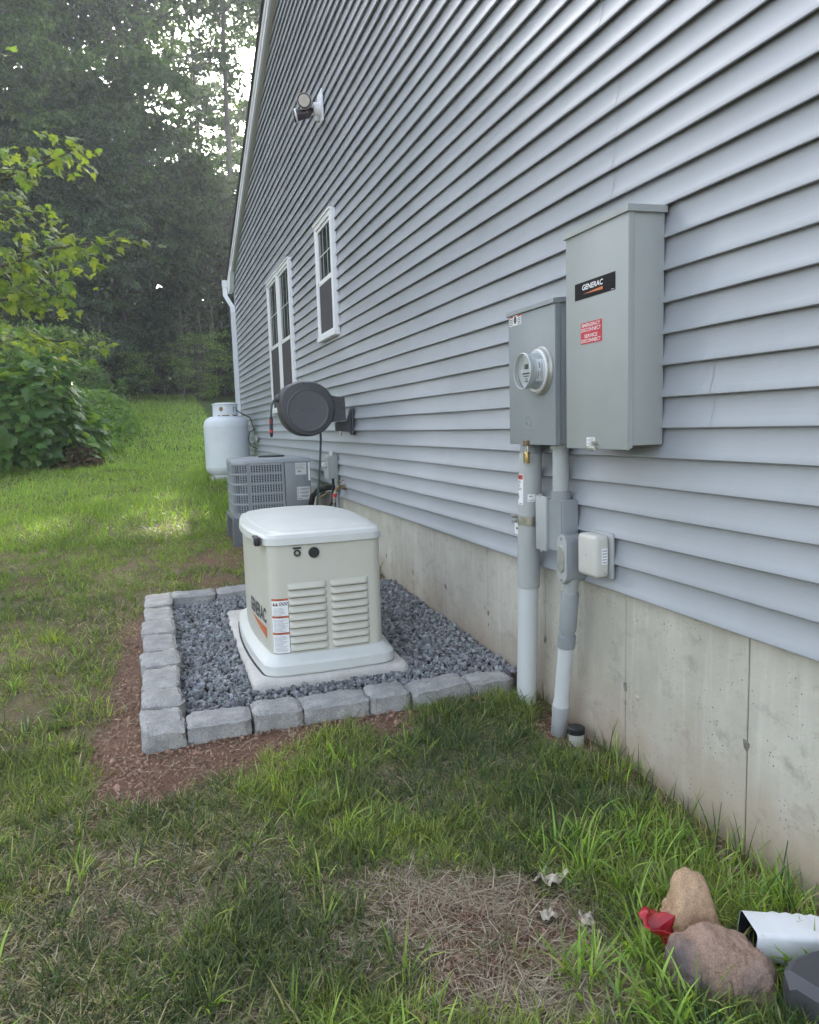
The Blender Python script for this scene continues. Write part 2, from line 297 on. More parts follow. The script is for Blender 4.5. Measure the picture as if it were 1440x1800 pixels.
def raw_mesh(name, v, f3=None, f4=None, col=None, smooth=False):
    """big numpy meshes: v (n,3), triangles and quads"""
    me = bpy.data.meshes.new(name); v = np.asarray(v, np.float32)
    f3 = np.zeros((0, 3), np.int32) if f3 is None else np.asarray(f3, np.int32); f4 = np.zeros((0, 4), np.int32) if f4 is None else np.asarray(f4, np.int32)
    me.vertices.add(len(v)); me.vertices.foreach_set('co', v.ravel())
    me.loops.add(f3.size + f4.size); me.loops.foreach_set('vertex_index', np.concatenate([f4.ravel(), f3.ravel()]))
    me.polygons.add(len(f3) + len(f4))
    st = np.concatenate([np.arange(len(f4)) * 4, f4.size + np.arange(len(f3)) * 3]); me.polygons.foreach_set('loop_start', st.astype(np.int32))
    me.polygons.foreach_set('use_smooth', np.full(len(st), smooth))
    if col is not None:
        a = me.color_attributes.new('Col', 'FLOAT_COLOR', 'POINT'); c = np.ones((len(v), 4), np.float32); c[:, :3] = col; a.data.foreach_set('color', c.ravel())
    me.update(calc_edges=True); me.validate(); return me
def fnoise(x, y, sc, seed=0):
    """cheap smooth value noise on arrays, about 0..1"""
    x = np.asarray(x) * sc + seed * 17.3; y = np.asarray(y) * sc + seed * 9.1
    xi, yi = np.floor(x).astype(np.int64), np.floor(y).astype(np.int64); fx, fy = x - xi, y - yi; fx = fx * fx * (3 - 2 * fx); fy = fy * fy * (3 - 2 * fy)
    def h(a, b):
        n = (a * 374761393 + b * 668265263 + seed * 1442695) & 0x7fffffff; n = ((n ^ (n >> 13)) * 1274126177) & 0x7fffffff; return ((n ^ (n >> 16)) & 0xffff) / 65535.0
    return (h(xi, yi) * (1 - fx) + h(xi + 1, yi) * fx) * (1 - fy) + (h(xi, yi + 1) * (1 - fx) + h(xi + 1, yi + 1) * fx) * fy
def fbm(x, y, sc, seed=0): return (fnoise(x, y, sc, seed) * 0.55 + fnoise(x, y, sc * 2.1, seed + 1) * 0.3 + fnoise(x, y, sc * 4.3, seed + 2) * 0.15)
def text(s, O, u, v, height, width=None, off=0.0, shear=0.0, align='LEFT', eps=0.0008, wrap=None, flat=True):
    """lettering as flat geometry on the plane O + u*x + v*y (bold by a small outline offset); wrap = (axis point, radius) bends it on a pipe"""
    cv = bpy.data.curves.new('lettering', 'FONT'); cv.body = s; cv.size = 1.0; cv.offset = off; cv.shear = shear; cv.align_x = align; cv.resolution_u = 3
    o = bpy.data.objects.new('lettering', cv); COL.objects.link(o); dg = bpy.context.evaluated_depsgraph_get(); me = bpy.data.meshes.new_from_object(o.evaluated_get(dg))
    bpy.data.objects.remove(o); P = np.array([q.co[:2] for q in me.vertices]); F = [tuple(p.vertices) for p in me.polygons]; bpy.data.meshes.remove(me)
    lo, hi = P.min(0), P.max(0); sc = height / (hi[1] - lo[1]); sx = sc if width is None else width / (hi[0] - lo[0])
    P = (P - [lo[0] if align == 'LEFT' else (lo[0] + hi[0]) / 2, lo[1]]) * [sx, sc]
    u, v = Vector(u), Vector(v); n = u.cross(v); O = Vector(O)
    return [(O + u * a + v * b + n * eps)[:] for a, b in P], F

# ------------------------------------------------------------------ ground
PY = [-400, -5, 0, 1.5, 2.3, 3, 4, 5, 7.2, 9.5, 12.5, 16, 20, 25, 30, 40, 60, 110, 400]
PZ = [-1, -.8, -.72, -.70, -.675, -.625, -.585, -.54, -.46, -.34, -.185, .11, .54, 1.24, 1.95, 3.2, 6.5, 17, 40]
_yy = np.linspace(-400, 400, 16001); _zz = np.interp(_yy, PY, PZ); _k = np.ones(21) / 21; _zz = np.convolve(np.pad(_zz, 10, 'edge'), _k, 'valid')
def zg(x, y):
    x = np.asarray(x, float); y = np.asarray(y, float)
    z = np.interp(y, _yy, _zz); near = np.clip(1 - np.abs(y - 3) / 30, 0, 1)
    z = z - 0.05 * np.exp(-(((x + .06) / .14) ** 2 + ((y - 2.62) / .17) ** 2))
    return z + (fbm(x, y, 2.2, 3) - 0.5) * 0.035 * near + (fbm(x, y, 0.5, 8) - 0.5) * 0.10 * np.clip((y - 6) / 6, 0, 1) - np.clip(x - 0.2, 0, 1) * 0.0
def smooth(a, b, v): t = np.clip((v - a) / (b - a), 0, 1); return t * t * (3 - 2 * t)
def soil_mask(x, y):
    """1 where the ground is bare red soil: the strip dug round the new edging, a few worn spots"""
    n = fbm(x, y, 3.2, 21) - 0.5; n2 = fbm(x, y, 9, 23) - 0.5; w = n * 0.55 + n2 * 0.25
    front = smooth(2.50, 2.74, y + w * 0.95 - 0.20 * (x + 1.9)) * smooth(3.25, 3.1, y) * smooth(-2.02, -1.9, x + w * .35) * smooth(-0.35, -0.75, x + w)
    left = smooth(-2.02, -1.88, x + w * 0.5) * smooth(-1.70, -1.76, x) * smooth(2.6, 2.8, y) * smooth(5.4, 4.4, y + w)
    spots = smooth(0.64, 0.72, fbm(x, y, 1.7, 31)) * 0.8 * smooth(9, 6, y)
    th = thatch_mask(x, y) * 0.75; wallb = smooth(-.13, -.05, x + w * .1) * smooth(3.05, 2.8, y) * .7 + smooth(.2, .1, np.hypot(x + .06, y - 2.62)) * .9
    acsp = smooth(0.7, 0.3, np.hypot((x + 1.05) / 0.8, (y - 6.6) / 0.9)) * 0.8
    return np.clip(np.maximum.reduce([front, left, spots, th, acsp, wallb]), 0, 1)
def thatch_mask(x, y):
    d = np.hypot((x + 0.84 + 0.25 * (y - 1.6)) / 0.30, (y - 1.60) / 0.36) + (fbm(x, y, 5, 41) - 0.5) * 0.7
    d2 = np.hypot((x + 1.9) / 0.3, (y - 4.9) / 0.8) + (fbm(x, y, 5, 43) - .5) * .6
    return np.maximum(smooth(1.05, 0.7, d), 0.0 * d2)
def in_solid(x, y):
    pad = (x > -1.76) & (x < 0.05) & (y > 3.03) & (y < 5.45)
    tank = np.hypot(x + 0.475, y - 12.55) < 0.3
    acp = (x > -1.0) & (x < -0.15) & (y > 7.05) & (y < 7.95)
    return pad | (x > 0.0) | tank | acp
xs = np.unique(np.concatenate([np.linspace(-400, -40, 10), np.linspace(-40, -6, 18), np.arange(-6, 0.3, 0.06), np.linspace(0.3, 30, 12), np.linspace(30, 400, 8)]))
ys = np.unique(np.concatenate([np.linspace(-400, -20, 8), np.linspace(-20, 0.5, 12), np.arange(0.5, 8, 0.06), np.arange(8, 34, 0.4), np.linspace(34, 70, 16), np.linspace(70, 400, 8)]))
gx, gy = np.meshgrid(xs, ys); gz = zg(gx, gy)
inpad = (gx > -1.7) & (gx < 0.05) & (gy > 3.08) & (gy < 5.4); gz = gz - inpad * 0.05
soil = soil_mask(gx, gy); n1 = fbm(gx, gy, 4, 51)[..., None]; n2 = fbm(gx, gy, 0.9, 53)[..., None]
soilc = np.array([0.215, 0.130, 0.092]) * (0.75 + 0.6 * n1); thc = np.array([0.26, 0.205, 0.135]) * (0.6 + 0.7 * n1)
grc = np.array([0.06, 0.085, 0.028]) * (0.7 + 0.6 * n2)
lawn = thc * 0.72 + soilc * .1 + grc * 0.18; far = smooth(7, 16, gy)[..., None]; lawn = lawn * (1 - far) + grc * far
wood = smooth(29.6, 31, gy + (n2[..., 0] - 0.5) * 2)[..., None]; lawn = lawn * (1 - wood) + np.array([0.035, 0.03, 0.018]) * wood
gc = lawn * (1 - soil[..., None]) + soilc * soil[..., None]
ny, nx = gx.shape; idx = np.arange(nx * ny).reshape(ny, nx)
f4 = np.stack([idx[:-1, :-1], idx[:-1, 1:], idx[1:, 1:], idx[1:, :-1]], -1).reshape(-1, 4)
gme = raw_mesh('ground', np.stack([gx, gy, gz], -1).reshape(-1, 3), f4=f4, col=gc.reshape(-1, 3), smooth=True)
go = finish('ground', gme, M['ground']); tag(go, kind='structure')

# ------------------------------------------------------------------ house
Y0, YC, RIDGE = -1.6, 14.45, 6.4
def roof_z(y, i=8.50, s=0.349): return i - s * y if y >= RIDGE else i - s * (2 * RIDGE - y)
house = thing('house', (0, 0, 0), 'house gable wall in pale blue-grey lap siding on a bare concrete foundation', 'house')
EXP = 0.1016
k = 0
wav = lambda y, z: 0.0016 * math.sin(y * 2.1 + z * 9) + 0.0012 * math.sin(y * 5.3 - z * 23)
while k * EXP < 6.25:
    z0 = k * EXP; pair = k // 2
    ya, yb = Y0, YC
    if z0 > roof_z(YC):
        yb = (8.50 - z0) / 0.349
    if z0 > roof_z(Y0):
        ya = 2 * RIDGE - (8.50 - z0) / 0.349
    if yb - ya < 0.2: break
    rs = random.Random(pair * 13 + 5); cuts = []
    y = Y0 + 1.9 + rs.choice([0.0, 1.05, 2.1, 2.9]) + rs.uniform(-0.12, 0.12)
    if pair == 3: y = Y0 + 3.44
    while y < YC: cuts.append(y); y += 3.66
    ends = [ya] + [c for c in cuts if ya + 0.15 < c < yb - 0.15] + [yb]
    for i in range(len(ends) - 1):
        a, b = ends[i], ends[i + 1]; n = max(2, int((b - a) / 0.28)); st = 0.0014 * (i % 2)
        last, first = i == len(ends) - 2, i == 0
        vs, fs = [], []
        for j in range(n + 1):
            yj = a + (b + (0.02 if not last else 0) - a) * j / n
            zt = z0 + EXP + 0.004
            w = wav(yj, z0) * (1 if k else 0.3)
            yt = yj
            if last and j == n and z0 + EXP > roof_z(YC): yt = min(yj, (8.50 - zt) / 0.349)
            if first and j == 0 and z0 + EXP > roof_z(Y0): yt = max(yj, 2 * RIDGE - (8.50 - zt) / 0.349)
            lz = 0.0012 * math.sin(yj * 3.1 + k * 1.7)
            vs += [(-0.001, yj, z0 + 0.010), (-0.0180 + w - st, yj, z0 + 0.0005 + lz), (-0.0212 + w - st, yj, z0 + 0.0030 + lz), (-0.0208 + w - st, yj, z0 + 0.009 + lz), (-0.0150 + w * .9 - st, yj, z0 + 0.024), (-0.0062 + w * .8 - st, yj, z0 + 0.055), (-0.0016 + w * .5 - st, (yj * .15 + yt * .85), z0 + 0.090), (-0.0010 - st + w * .3, yt, zt)]
        for j in range(n):
            for q in range(7): fs.append((j * 8 + q, j * 8 + q + 1, j * 8 + 9 + q, j * 8 + 8 + q))
        MB().add(vs, fs).build('siding_board', M['siding'], house, 30)
    k += 1
# walls behind the siding, other walls, foundation
m_ = MB()
prof = [(Y0, 0.01), (YC, 0.01), (YC, roof_z(YC)), (RIDGE, roof_z(RIDGE)), (Y0, roof_z(Y0))]
m_.loft([[(x, y, z) for y, z in prof] for x in (0.004, 11.0)])
m_.build('wall', M['plainwall'], house, None)
m_ = MB(); m_.box(0.034, 10.97, Y0 + 0.02, YC - 0.03, -2.0, 0.006); m_.build('foundation_core', M['joint'], house, None)
JY = [1.692 + 0.6096 * i for i in range(-6, 22)]
for i in range(len(JY) - 1):
    a, b = max(JY[i], Y0 + .02), min(JY[i + 1], YC - .03)
    if b - a < 0.05: continue
    n = 6; vs, fs = [], []
    off = random.uniform(-0.0012, 0.0012)
    m_ = MB(); m_.box(0.012 + off, 0.05, a + 0.0022, b - 0.0022, -1.3, 0.005, 0.0025, 1); m_.build('foundation_panel', M['concrete'], house, 30)
# form tie scars on the joints
def blob(cx, cy, r, h, seed, n=9):
    rs = random.Random(seed); ring = []
    for q in range(n):
        rr = r * rs.uniform(0.55, 1.15); a = 2 * math.pi * q / n; ring.append((cy + rr * math.cos(a), cx + rr * math.sin(a) * 1.2))
    return [(0.0105, y, z) for y, z in ring] + [(0.0105 - h, (cy * 1.0), cx)], [(q, (q + 1) % n, n) for q in range(n)]
for i, y in enumerate(JY):
    if not (1.5 < y < 8): continue
    for z, dr in ((-0.345 - 0.02 * (i % 2), 0.017),) + (((-0.43, 0.008),) if i % 2 else ()):
        v_, f_ = blob(z, y, dr, 0.003, i * 7 + int(z * -100)); MB().add(v_, f_).build('tie_scar', M['scar_and_shade'], house, None)
        if dr > 0.015 and i % 3:
            v_, f_ = blob(z - 0.02, y - 0.075, 0.017, 0.004, i + 77); MB().add(v_, f_).build('patch_ring', M['concrete'], house, None)
# gable trim
def rake(x0, x1, b0, t0, name, mt, ext=0.3):
    for sgn in (1, -1):
        mb_ = MB(); ya, yb = RIDGE, YC + ext
        pr = [(x0, b0), (x1, b0), (x1, t0), (x0, t0)]
        rings = []
        for y in (ya, yb):
            yy = y if sgn == 1 else 2 * RIDGE - y
            rings.append([(x, yy, 8.50 - 0.349 * y + dz) for x, dz in pr])
        mb_.loft(rings); mb_.build(name, mt, house, None)
rake(-0.062, 0.002, -0.052, -0.030, 'rake_soffit', M['soffit'])
rake(-0.082, -0.060, -0.066, 0.155, 'rake_board', M['alu'])
rake(-0.094, -0.080, 0.060, 0.155, 'rake_cap', M['white'])
rake(-0.088, -0.082, -0.066, -0.045, 'rake_bead', M['white'])
for sgn in (1, -1):
    mb_ = MB(); rings = []
    for y in (RIDGE, YC + 0.42):
        yy = y if sgn == 1 else 2 * RIDGE - y
        z = 8.50 - 0.349 * y
        rings.append([(x, yy, z + dz) for x, dz in ((-0.125, 0.158), (11.1, 0.158), (11.1, 0.19), (-0.125, 0.19))])
    mb_.loft(rings); mb_.build('roof', M['shingle'], house, None)
# eave end: boxed return, gutter, downspout at the far corner
ez = roof_z(YC)
m_ = MB(); pr = [(YC - 0.32, roof_z(YC - 0.32) - 0.045), (YC - 0.05, ez - 0.19), (YC + 0.02, ez - 0.23), (YC + 0.30, ez - 0.23), (YC + 0.30, ez - 0.06), (YC - 0.3, roof_z(YC - .3) + 0.06)]
m_.loft([[(x, y, z) for y, z in pr] for x in (-0.096, -0.02)]); m_.build('eave_return', M['alu'], house, None)
m_ = MB(); gp = [(YC + 0.31, ez + 0.02), (YC + 0.31, ez - 0.11), (YC + 0.39, ez - 0.11), (YC + 0.43, ez - 0.04), (YC + 0.43, ez + 0.02)]
m_.loft([[(x, y, z) for y, z in gp] for x in (-0.19, 11.0)]); gut = m_.build('gutter', M['alu'], house, None)
m_ = MB()
def rect_tube(mb, pts, w, d):
    rings = []
    for p in pts:
        rings.append([(p[0] - w / 2, p[1] - d / 2, p[2]), (p[0] + w / 2, p[1] - d / 2, p[2]), (p[0] + w / 2, p[1] + d / 2, p[2]), (p[0] - w / 2, p[1] + d / 2, p[2])])
    mb.loft(rings)
rect_tube(m_, [(-0.145, YC + 0.36, ez - 0.10), (-0.145, YC + 0.34, ez - 0.26), (-0.058, YC + 0.02, ez - 0.52), (-0.058, YC - 0.03, ez - 0.62), (-0.058, YC - 0.03, 0.35), (-0.058, YC - 0.06, 0.02), (-0.11, YC - .10, -.06)], 0.082, 0.062)
m_.build('downspout', M['alu'], house, None)
m_ = MB(); m_.box(-0.02, 0.0, YC - 0.06, YC + 0.003, 0.0, ez - 0.2); m_.build('corner_post', M['plainwall'], house, None)

# windows
def window(ya, yb, zb, zt):
    """double-hung: frame with trim, fixed upper pane with bars, lower half behind a screen; ya is the near edge"""
    fr = MB(); X0 = -0.018
    t, d = 0.058, -0.052
    fr.box(d, X0 + .016, ya, ya + t, zb, zt, 0.004, 1); fr.box(d, X0 + .016, yb - t, yb, zb, zt, 0.004, 1)
    fr.box(d - .001, X0 + .016, ya + t, yb - t, zt - t, zt, 0.004, 1); fr.box(d - 0.010, X0 + .016, ya - 0.004, yb + 0.004, zb - 0.006, zb + 0.05, 0.005, 1)
    fr.box(d - 0.012, d + 0.01, ya + 0.004, yb - 0.004, zt - 0.018, zt + 0.004, 0.003, 1)
    wf = fr.build('window', M['white'], house, 30)
    iy0, iy1, zm = ya + t, yb - t, (zb + zt) / 2 - 0.02
    s = MB(); q = 0.03; dx = -0.040
    for (a, b, c, e) in ((iy0, iy0 + q, zm, zt - t), (iy1 - q, iy1, zm, zt - t), (iy0 + q, iy1 - q, zt - t - q, zt - t), (iy0, iy1, zm - 0.012, zm + 0.032)):
        s.box(dx, X0 + .01, a, b, c, e, 0.003, 1)
    s.build('upper_sash', M['white'], wf, 30)
    g = MB(); g.box(-0.028, -0.024, iy0 + q, iy1 - q, zm + 0.03, zt - t - q); g.build('upper_pane', M['glass'], wf, None)
    mu = MB(); w = iy1 - iy0 - 2 * q
    for i in (1, 2):
        yy = iy0 + q + w * i / 3; mu.box(-0.0295, -0.0275, yy - 0.006, yy + 0.006, zm + 0.03, zt - t - q)
    zz = (zm + zt - t) / 2; mu.box(-0.0302, -0.0275, iy0 + q, iy1 - q, zz - 0.006, zz + 0.006)
    mu.build('muntin_grid', M['muntin'], wf, None)
    sc = MB(); sc.box(-0.034, -0.031, iy0 + 0.012, iy1 - 0.012, zb + 0.062, zm - 0.01); sc.build('screen', M['screen'], wf, None)
    sf = MB()
    for (a, b, c, e) in ((iy0, iy0 + 0.014, zb + 0.05, zm - .012), (iy1 - 0.014, iy1, zb + 0.05, zm - .012), (iy0 + .014, iy1 - .014, zb + 0.05, zb + 0.066)): sf.box(-0.041, -0.03, a, b, c, e)
    sf.build('screen_frame', M['white'], wf, None)
    return wf
window(6.475, 7.160, 1.463, 2.540)
window(8.60, 9.425, 0.860, 2.578)
window(9.455, 10.285, 0.860, 2.590)

# flood light high on the wall
fl = thing('flood_light', (-0.02, 6.78, 3.42), 'dark twin-head flood light on a white mount high on the siding', 'light')
m_ = MB(); m_.box(-0.034, -0.016, 6.70, 6.88, 3.33, 3.60, 0.006, 2); m_.build('mounting_block', M['alu'], fl)
m_ = MB(); m_.lathe([(0.062, 0.03), (0.062, 0.055), (0.055, 0.085), (0.05, 0.095)], (-0.0, 6.79, 3.45), '-X', 24); m_.build('junction_cover', M['white'], fl)
m_ = MB(); m_.box(-0.085, -0.03, 6.765, 6.80, 3.345, 3.40, 0.008, 2); m_.build('sensor', M['galv_dull'], fl)
def lamp_head(c, d, r=0.058):
    d = Vector(d).normalized(); c = Vector(c)
    h = MB(); h.tube([c - d * 0.13, c - d * 0.12, c - d * 0.06, c - d * 0.015, c + d * 0.02, c + d * 0.022], [0.022, 0.036, 0.042, r, r + 0.004, r + 0.004], 20)
    ho = h.build('lamp_head', M['bronze_lamp'], fl)
    e = MB(); e.tube([c + d * 0.0225, c + d * 0.026], [r - 0.008, r - 0.012], 20); e.build('lens', M['lens'], ho)
    r_ = MB(); r_.tube([c - d * 0.01, c + d * 0.006], [r + 0.008, r + 0.008], 20); r_.build('rim', M['alu'], ho)
lamp_head((-0.185, 6.70, 3.475), (-0.25, -0.75, -0.25))
lamp_head((-0.245, 6.80, 3.385), (-0.8, 0.25, -0.15), 0.05)
m_ = MB(); m_.tube([(-0.09, 6.79, 3.44), (-0.13, 6.775, 3.45), (-0.17, 6.79, 3.45)], [0.02, 0.017, 0.016], 10); m_.tube([(-0.11, 6.79, 3.43), (-0.14, 6.80, 3.38), (-0.165, 6.79, 3.375)], [0.016, 0.014, 0.014], 10); m_.build('swivel_arm', M['bronze_lamp'], fl)

# ------------------------------------------------------------------ hose reel
hr = thing('hose_reel', (-0.03, 6.08, 0.70), 'charcoal wall-mounted garden hose reel with round side disc below the windows', 'hose reel')
RC = Vector((-0.425, 6.02, 0.798)); Ry = 5.93
m_ = MB()
out = []                                        # silhouette in the X/Z plane
for kk in range(64):
    a = 2 * math.pi * kk / 64; x, z = 0.222 * math.cos(a), 0.222 * math.sin(a)
    if x < 0 and z > 0: t = math.sin(2 * (math.pi - a)); x -= 0.022 * t; z += 0.012 * t         # shoulder towards the hose outlet
    if x > 0 and z > 0: t = math.sin(2 * a); x += 0.006 * t
    out.append((x, z))
def reel_ring(y, s, dz=0): return [(RC.x + x * s, y, RC.z + z * s + dz) for x, z in out]
m_.loft([reel_ring(6.16, 0.90), reel_ring(6.15, 0.97), reel_ring(6.125, 1.0), reel_ring(6.00, 1.0), reel_ring(5.955, 0.985), reel_ring(5.94, 0.94), reel_ring(5.935, 0.80)], True, True)
m_.build('housing', M['charcoal'], hr, 40)
m_ = MB(); m_.lathe([(0.172, 0.0), (0.172, 0.008), (0.165, 0.012), (0.158, 0.007), (0.150, 0.006), (0.001, 0.007)], (RC.x - 0.004, 5.936, RC.z - 0.012), '-Y', 56); m_.build('side_disc', M['charcoal_lt'], hr, 40)
tv, tf = text('GARDENA', (RC.x - 0.030, 5.9285, RC.z - 0.016), (1, 0, 0), (0, 0, 1), 0.014, 0.085); MB().add(tv, tf).build('embossed_name', M['charcoal'], hr, None)
m_ = MB(); m_.tube([(RC.x - 0.05, 5.931, RC.z - 0.009), (RC.x - 0.05, 5.928, RC.z - 0.009)], 0.011, 14); m_.build('embossed_emblem', M['charcoal'], hr)
for a in (100, 138, 63, 30, 352, 322, 245, 215, 290):
    p = RC + Vector((0.204 * math.cos(R(a)), 0, 0.204 * math.sin(R(a)))); MB().tube([(p.x, 5.945, p.z), (p.x, 5.938, p.z)], 0.006, 8).build('screw_hole', M['black'], hr)
m_ = MB(); pr = [(RC.x + 0.15, RC.z + 0.12), (RC.x + 0.235, RC.z + 0.098), (RC.x + 0.31, RC.z + 0.09), (RC.x + 0.318, RC.z - 0.10), (RC.x + 0.20, RC.z - 0.11), (RC.x + 0.12, RC.z - 0.05)]
m_.loft([[(x, y, z) for x, z in pr] for y in (6.11, 5.97)]); m_.build('hinge_arm', M['charcoal'], hr, 30)
m_ = MB()
for x, z in ((RC.x + .27, .84), (RC.x + .285, .80), (RC.x + .28, .745)): m_.tube([(x, 5.972, z), (x, 5.965, z)], 0.006, 8)
m_.build('hinge_screws_holes', M['black'], hr)
m_ = MB(); m_.box(-0.042, -0.015, 6.05, 6.14, 0.575, 0.80, 0.012, 3); m_.loft([[(-0.04, y, 0.80), (-0.015, y, 0.80), (-0.015, y, 0.60), (-0.05, y, 0.60), (-0.17, y, 0.615), (-0.17, y, 0.685), (-0.075, y, 0.695)] for y in (6.07, 6.12)]); m_.build('wall_bracket', M['charcoal'], hr, 30)
m_ = MB(); m_.tube([(-0.135, 6.09, 0.57), (-0.135, 6.09, 0.72)], 0.012, 12); m_.build('hinge_pin', M['galv'], hr)
m_ = MB(); m_.tube([(RC.x - 0.195, 6.02, RC.z + 0.095), (RC.x - 0.215, 6.02, RC.z + 0.092), (RC.x - 0.24, 6.02, RC.z + 0.085), (RC.x - 0.252, 6.02, RC.z + 0.08)], [0.026, 0.034, 0.03, 0.018], 16); m_.build('hose_outlet', M['charcoal'], hr)
m_ = MB(); m_.tube([(RC.x - 0.245, 6.02, RC.z + 0.085), (RC.x - 0.262, 6.02, RC.z + 0.075), (RC.x - 0.28, 6.02, RC.z + 0.035), (RC.x - 0.289, 6.02, RC.z - 0.02), (RC.x - 0.291, 6.02, RC.z - 0.06)], 0.0085, 12); m_.build('hose_end', M['hose'], hr)
nx_ = RC.x - 0.292
m_ = MB(); m_.tube([(nx_, 6.02, RC.z - 0.055), (nx_, 6.02, RC.z - 0.075), (nx_ - .001, 6.02, RC.z - 0.10), (nx_ - .003, 6.02, RC.z - 0.19), (nx_ - .003, 6.02, RC.z - 0.215), (nx_ - .003, 6.02, RC.z - 0.218)], [0.012, 0.015, 0.0135, 0.014, 0.010, 0.007], 14); nz_ = m_.build('nozzle', M['black'], hr)
m_ = MB()
for za, zb in ((-0.088, -0.08), (-0.106, -0.100), (-0.180, -0.160)): m_.tube([(nx_ - .002, 6.02, RC.z + za), (nx_ - .002, 6.02, RC.z + zb)], 0.0152, 14)
m_.build('nozzle_band', M['red_plastic'], nz_)
m_ = MB(); m_.tube([(-0.305, 6.08, 0.60), (-0.30, 6.10, 0.55), (-0.305, 6.13, 0.40), (-0.315, 6.17, 0.20), (-0.33, 6.20, 0.03), (-0.335, 6.25, -0.15), (-0.31, 6.33, -0.30), (-0.24, 6.42, -0.34), (-0.15, 6.52, -0.30), (-0.105, 6.53, -0.15), (-0.10, 6.52, 0.0)], 0.0095, 10); m_.build('feed_hose', M['hose'], hr)

# faucet, disconnect box, refrigerant lines
fa = thing('faucet', (-0.03, 6.49, 0.11), 'weathered brass outdoor faucet with red coupling just above the siding bottom', 'faucet')
m_ = MB(); m_.tube([(-0.015, 6.46, 0.105), (-0.06, 6.46, 0.112), (-0.075, 6.46, 0.115)], [0.028, 0.014, 0.017], 14); m_.tube([(-0.07, 6.46, 0.125), (-0.085, 6.465, 0.10), (-0.10, 6.475, 0.07)], [0.02, 0.019, 0.017], 12); m_.build('valve_body', M['bronze'], fa)
m_ = MB(); m_.tube([(-0.07, 6.46, 0.12), (-0.06, 6.452, 0.16)], 0.006, 8); m_.tube([(-0.09, 6.45, 0.155), (-0.06, 6.452, 0.162), (-0.035, 6.455, 0.175)], [0.009, 0.006, 0.009], 8); m_.build('handle', M['bronze'], fa)
m_ = MB(); m_.tube([(-0.098, 6.475, 0.075), (-0.108, 6.485, 0.045)], 0.019, 14); m_.build('quick_coupling', M['galv_dull'], fa)
m_ = MB(); m_.tube([(-0.106, 6.483, 0.052), (-0.113, 6.488, 0.022)], 0.0205, 14); m_.build('red_collar', M['red_plastic'], fa)
m_ = MB(); m_.tube([(-0.113, 6.488, 0.024), (-0.118, 6.495, -0.03)], [0.017, 0.013], 12); m_.build('hose_connector', M['galv_dull'], fa)
db = thing('disconnect_box', (-0.05, 6.80, 0.29), 'small grey electrical disconnect box on the siding right of the cooling unit', 'electrical box')
m_ = MB(); m_.box(-0.105, -0.016, 6.70, 6.86, 0.17, 0.385, 0.006, 2); m_.build('enclosure', M['grey_paint'], db)
m_ = MB(); m_.box(-0.115, -0.103, 6.694, 6.866, 0.165, 0.372, 0.004, 1); m_.build('door', M['pvc_mid'], db)
m_ = MB(); m_.box(-0.155, -0.113, 6.745, 6.795, 0.275, 0.325, 0.008, 2); m_.build('pull_handle', M['pvc_light'], db)
m_ = MB(); m_.box(-0.13, -0.10, 6.70, 6.86, 0.345, 0.372, 0.004, 1); m_.build('hood', M['pvc_mid'], db)
for y in (6.755, 6.815): MB().tube([(-0.055, y, 0.38), (-0.055, y, 0.405), (-0.055, y, 0.42)], [0.018, 0.02, 0.012], 12).build('cable_gland', M['galv_dull'], db)
m_ = MB(); m_.tube([(-0.06, 6.75, 0.172), (-0.062, 6.75, 0.05), (-0.068, 6.78, -0.05), (-0.10, 6.86, -0.15), (-0.18, 7.0, -0.22), (-0.28, 7.12, -0.22)], 0.013, 12); m_.build('cable_whip', M['cable'], db)
m_ = MB(); m_.tube([(-0.035, 6.70, 0.172), (-0.035, 6.70, -0.05), (-0.035, 6.70, -0.50)], 0.017, 12); m_.build('conduit', M['pvc'], db)
rl = thing('refrigerant_line', (-0.03, 6.88, 0.08), 'black foam-wrapped refrigerant pipe bending down from the siding behind the cooling unit', 'pipe')
m_ = MB(); m_.tube([(-0.012, 6.84, 0.075), (-0.09, 6.85, 0.08), (-0.17, 6.88, 0.06), (-0.22, 6.94, 0.0), (-0.235, 7.0, -0.12), (-0.24, 7.06, -0.22), (-0.27, 7.13, -0.24)], 0.027, 14); m_.build('insulation', M['foam'], rl)
m_ = MB(); m_.tube([(-0.012, 6.82, 0.04), (-0.10, 6.82, 0.035), (-0.17, 6.85, -0.01), (-0.195, 6.90, -0.10), (-0.19, 6.96, -0.2), (-0.25, 7.13, -.25)], 0.007, 10); m_.build('liquid_line', M['bronze'], rl)

# ------------------------------------------------------------------ meter box and transfer switch
U, V = (0, -1, 0), (0, 0, 1)
mbx = thing('meter_box', (-0.06, 2.78, 0.83), 'grey steel meter box with a round glass electric meter, left of the taller cabinet', 'meter box')
m_ = MB(); m_.box(-0.112, -0.018, 2.585, 2.972, 0.552, 1.105, 0.004, 2); m_.build('enclosure', M['grey_paint_dark'], mbx)
m_ = MB(); m_.box(-0.122, -0.1125, 2.580, 2.977, 0.548, 1.098, 0.003, 2); m_.box(-0.115, -0.10, 2.579, 2.585, 0.55, 1.10); cov = m_.build('cover', M['grey_paint_dark'], mbx)
m_ = MB(); m_.loft([[(-0.128, y, 1.098), (-0.018, y, 1.110), (-0.018, y, 1.128), (-0.13, y, 1.117), (-0.131, y, 1.10)] for y in (2.576, 2.982)]); m_.build('rain_hood', M['grey_paint_dark'], mbx, None)
mc = Vector((-0.122, 2.690, 0.846))
m_ = MB(); m_.lathe([(0.098, 0.0), (0.098, 0.004), (0.094, 0.008), (0.092, 0.02), (0.087, 0.022), (0.080, 0.010)], mc, '-X', 40, False); m_.build('socket_ring', M['galv_dull'], cov, 40)
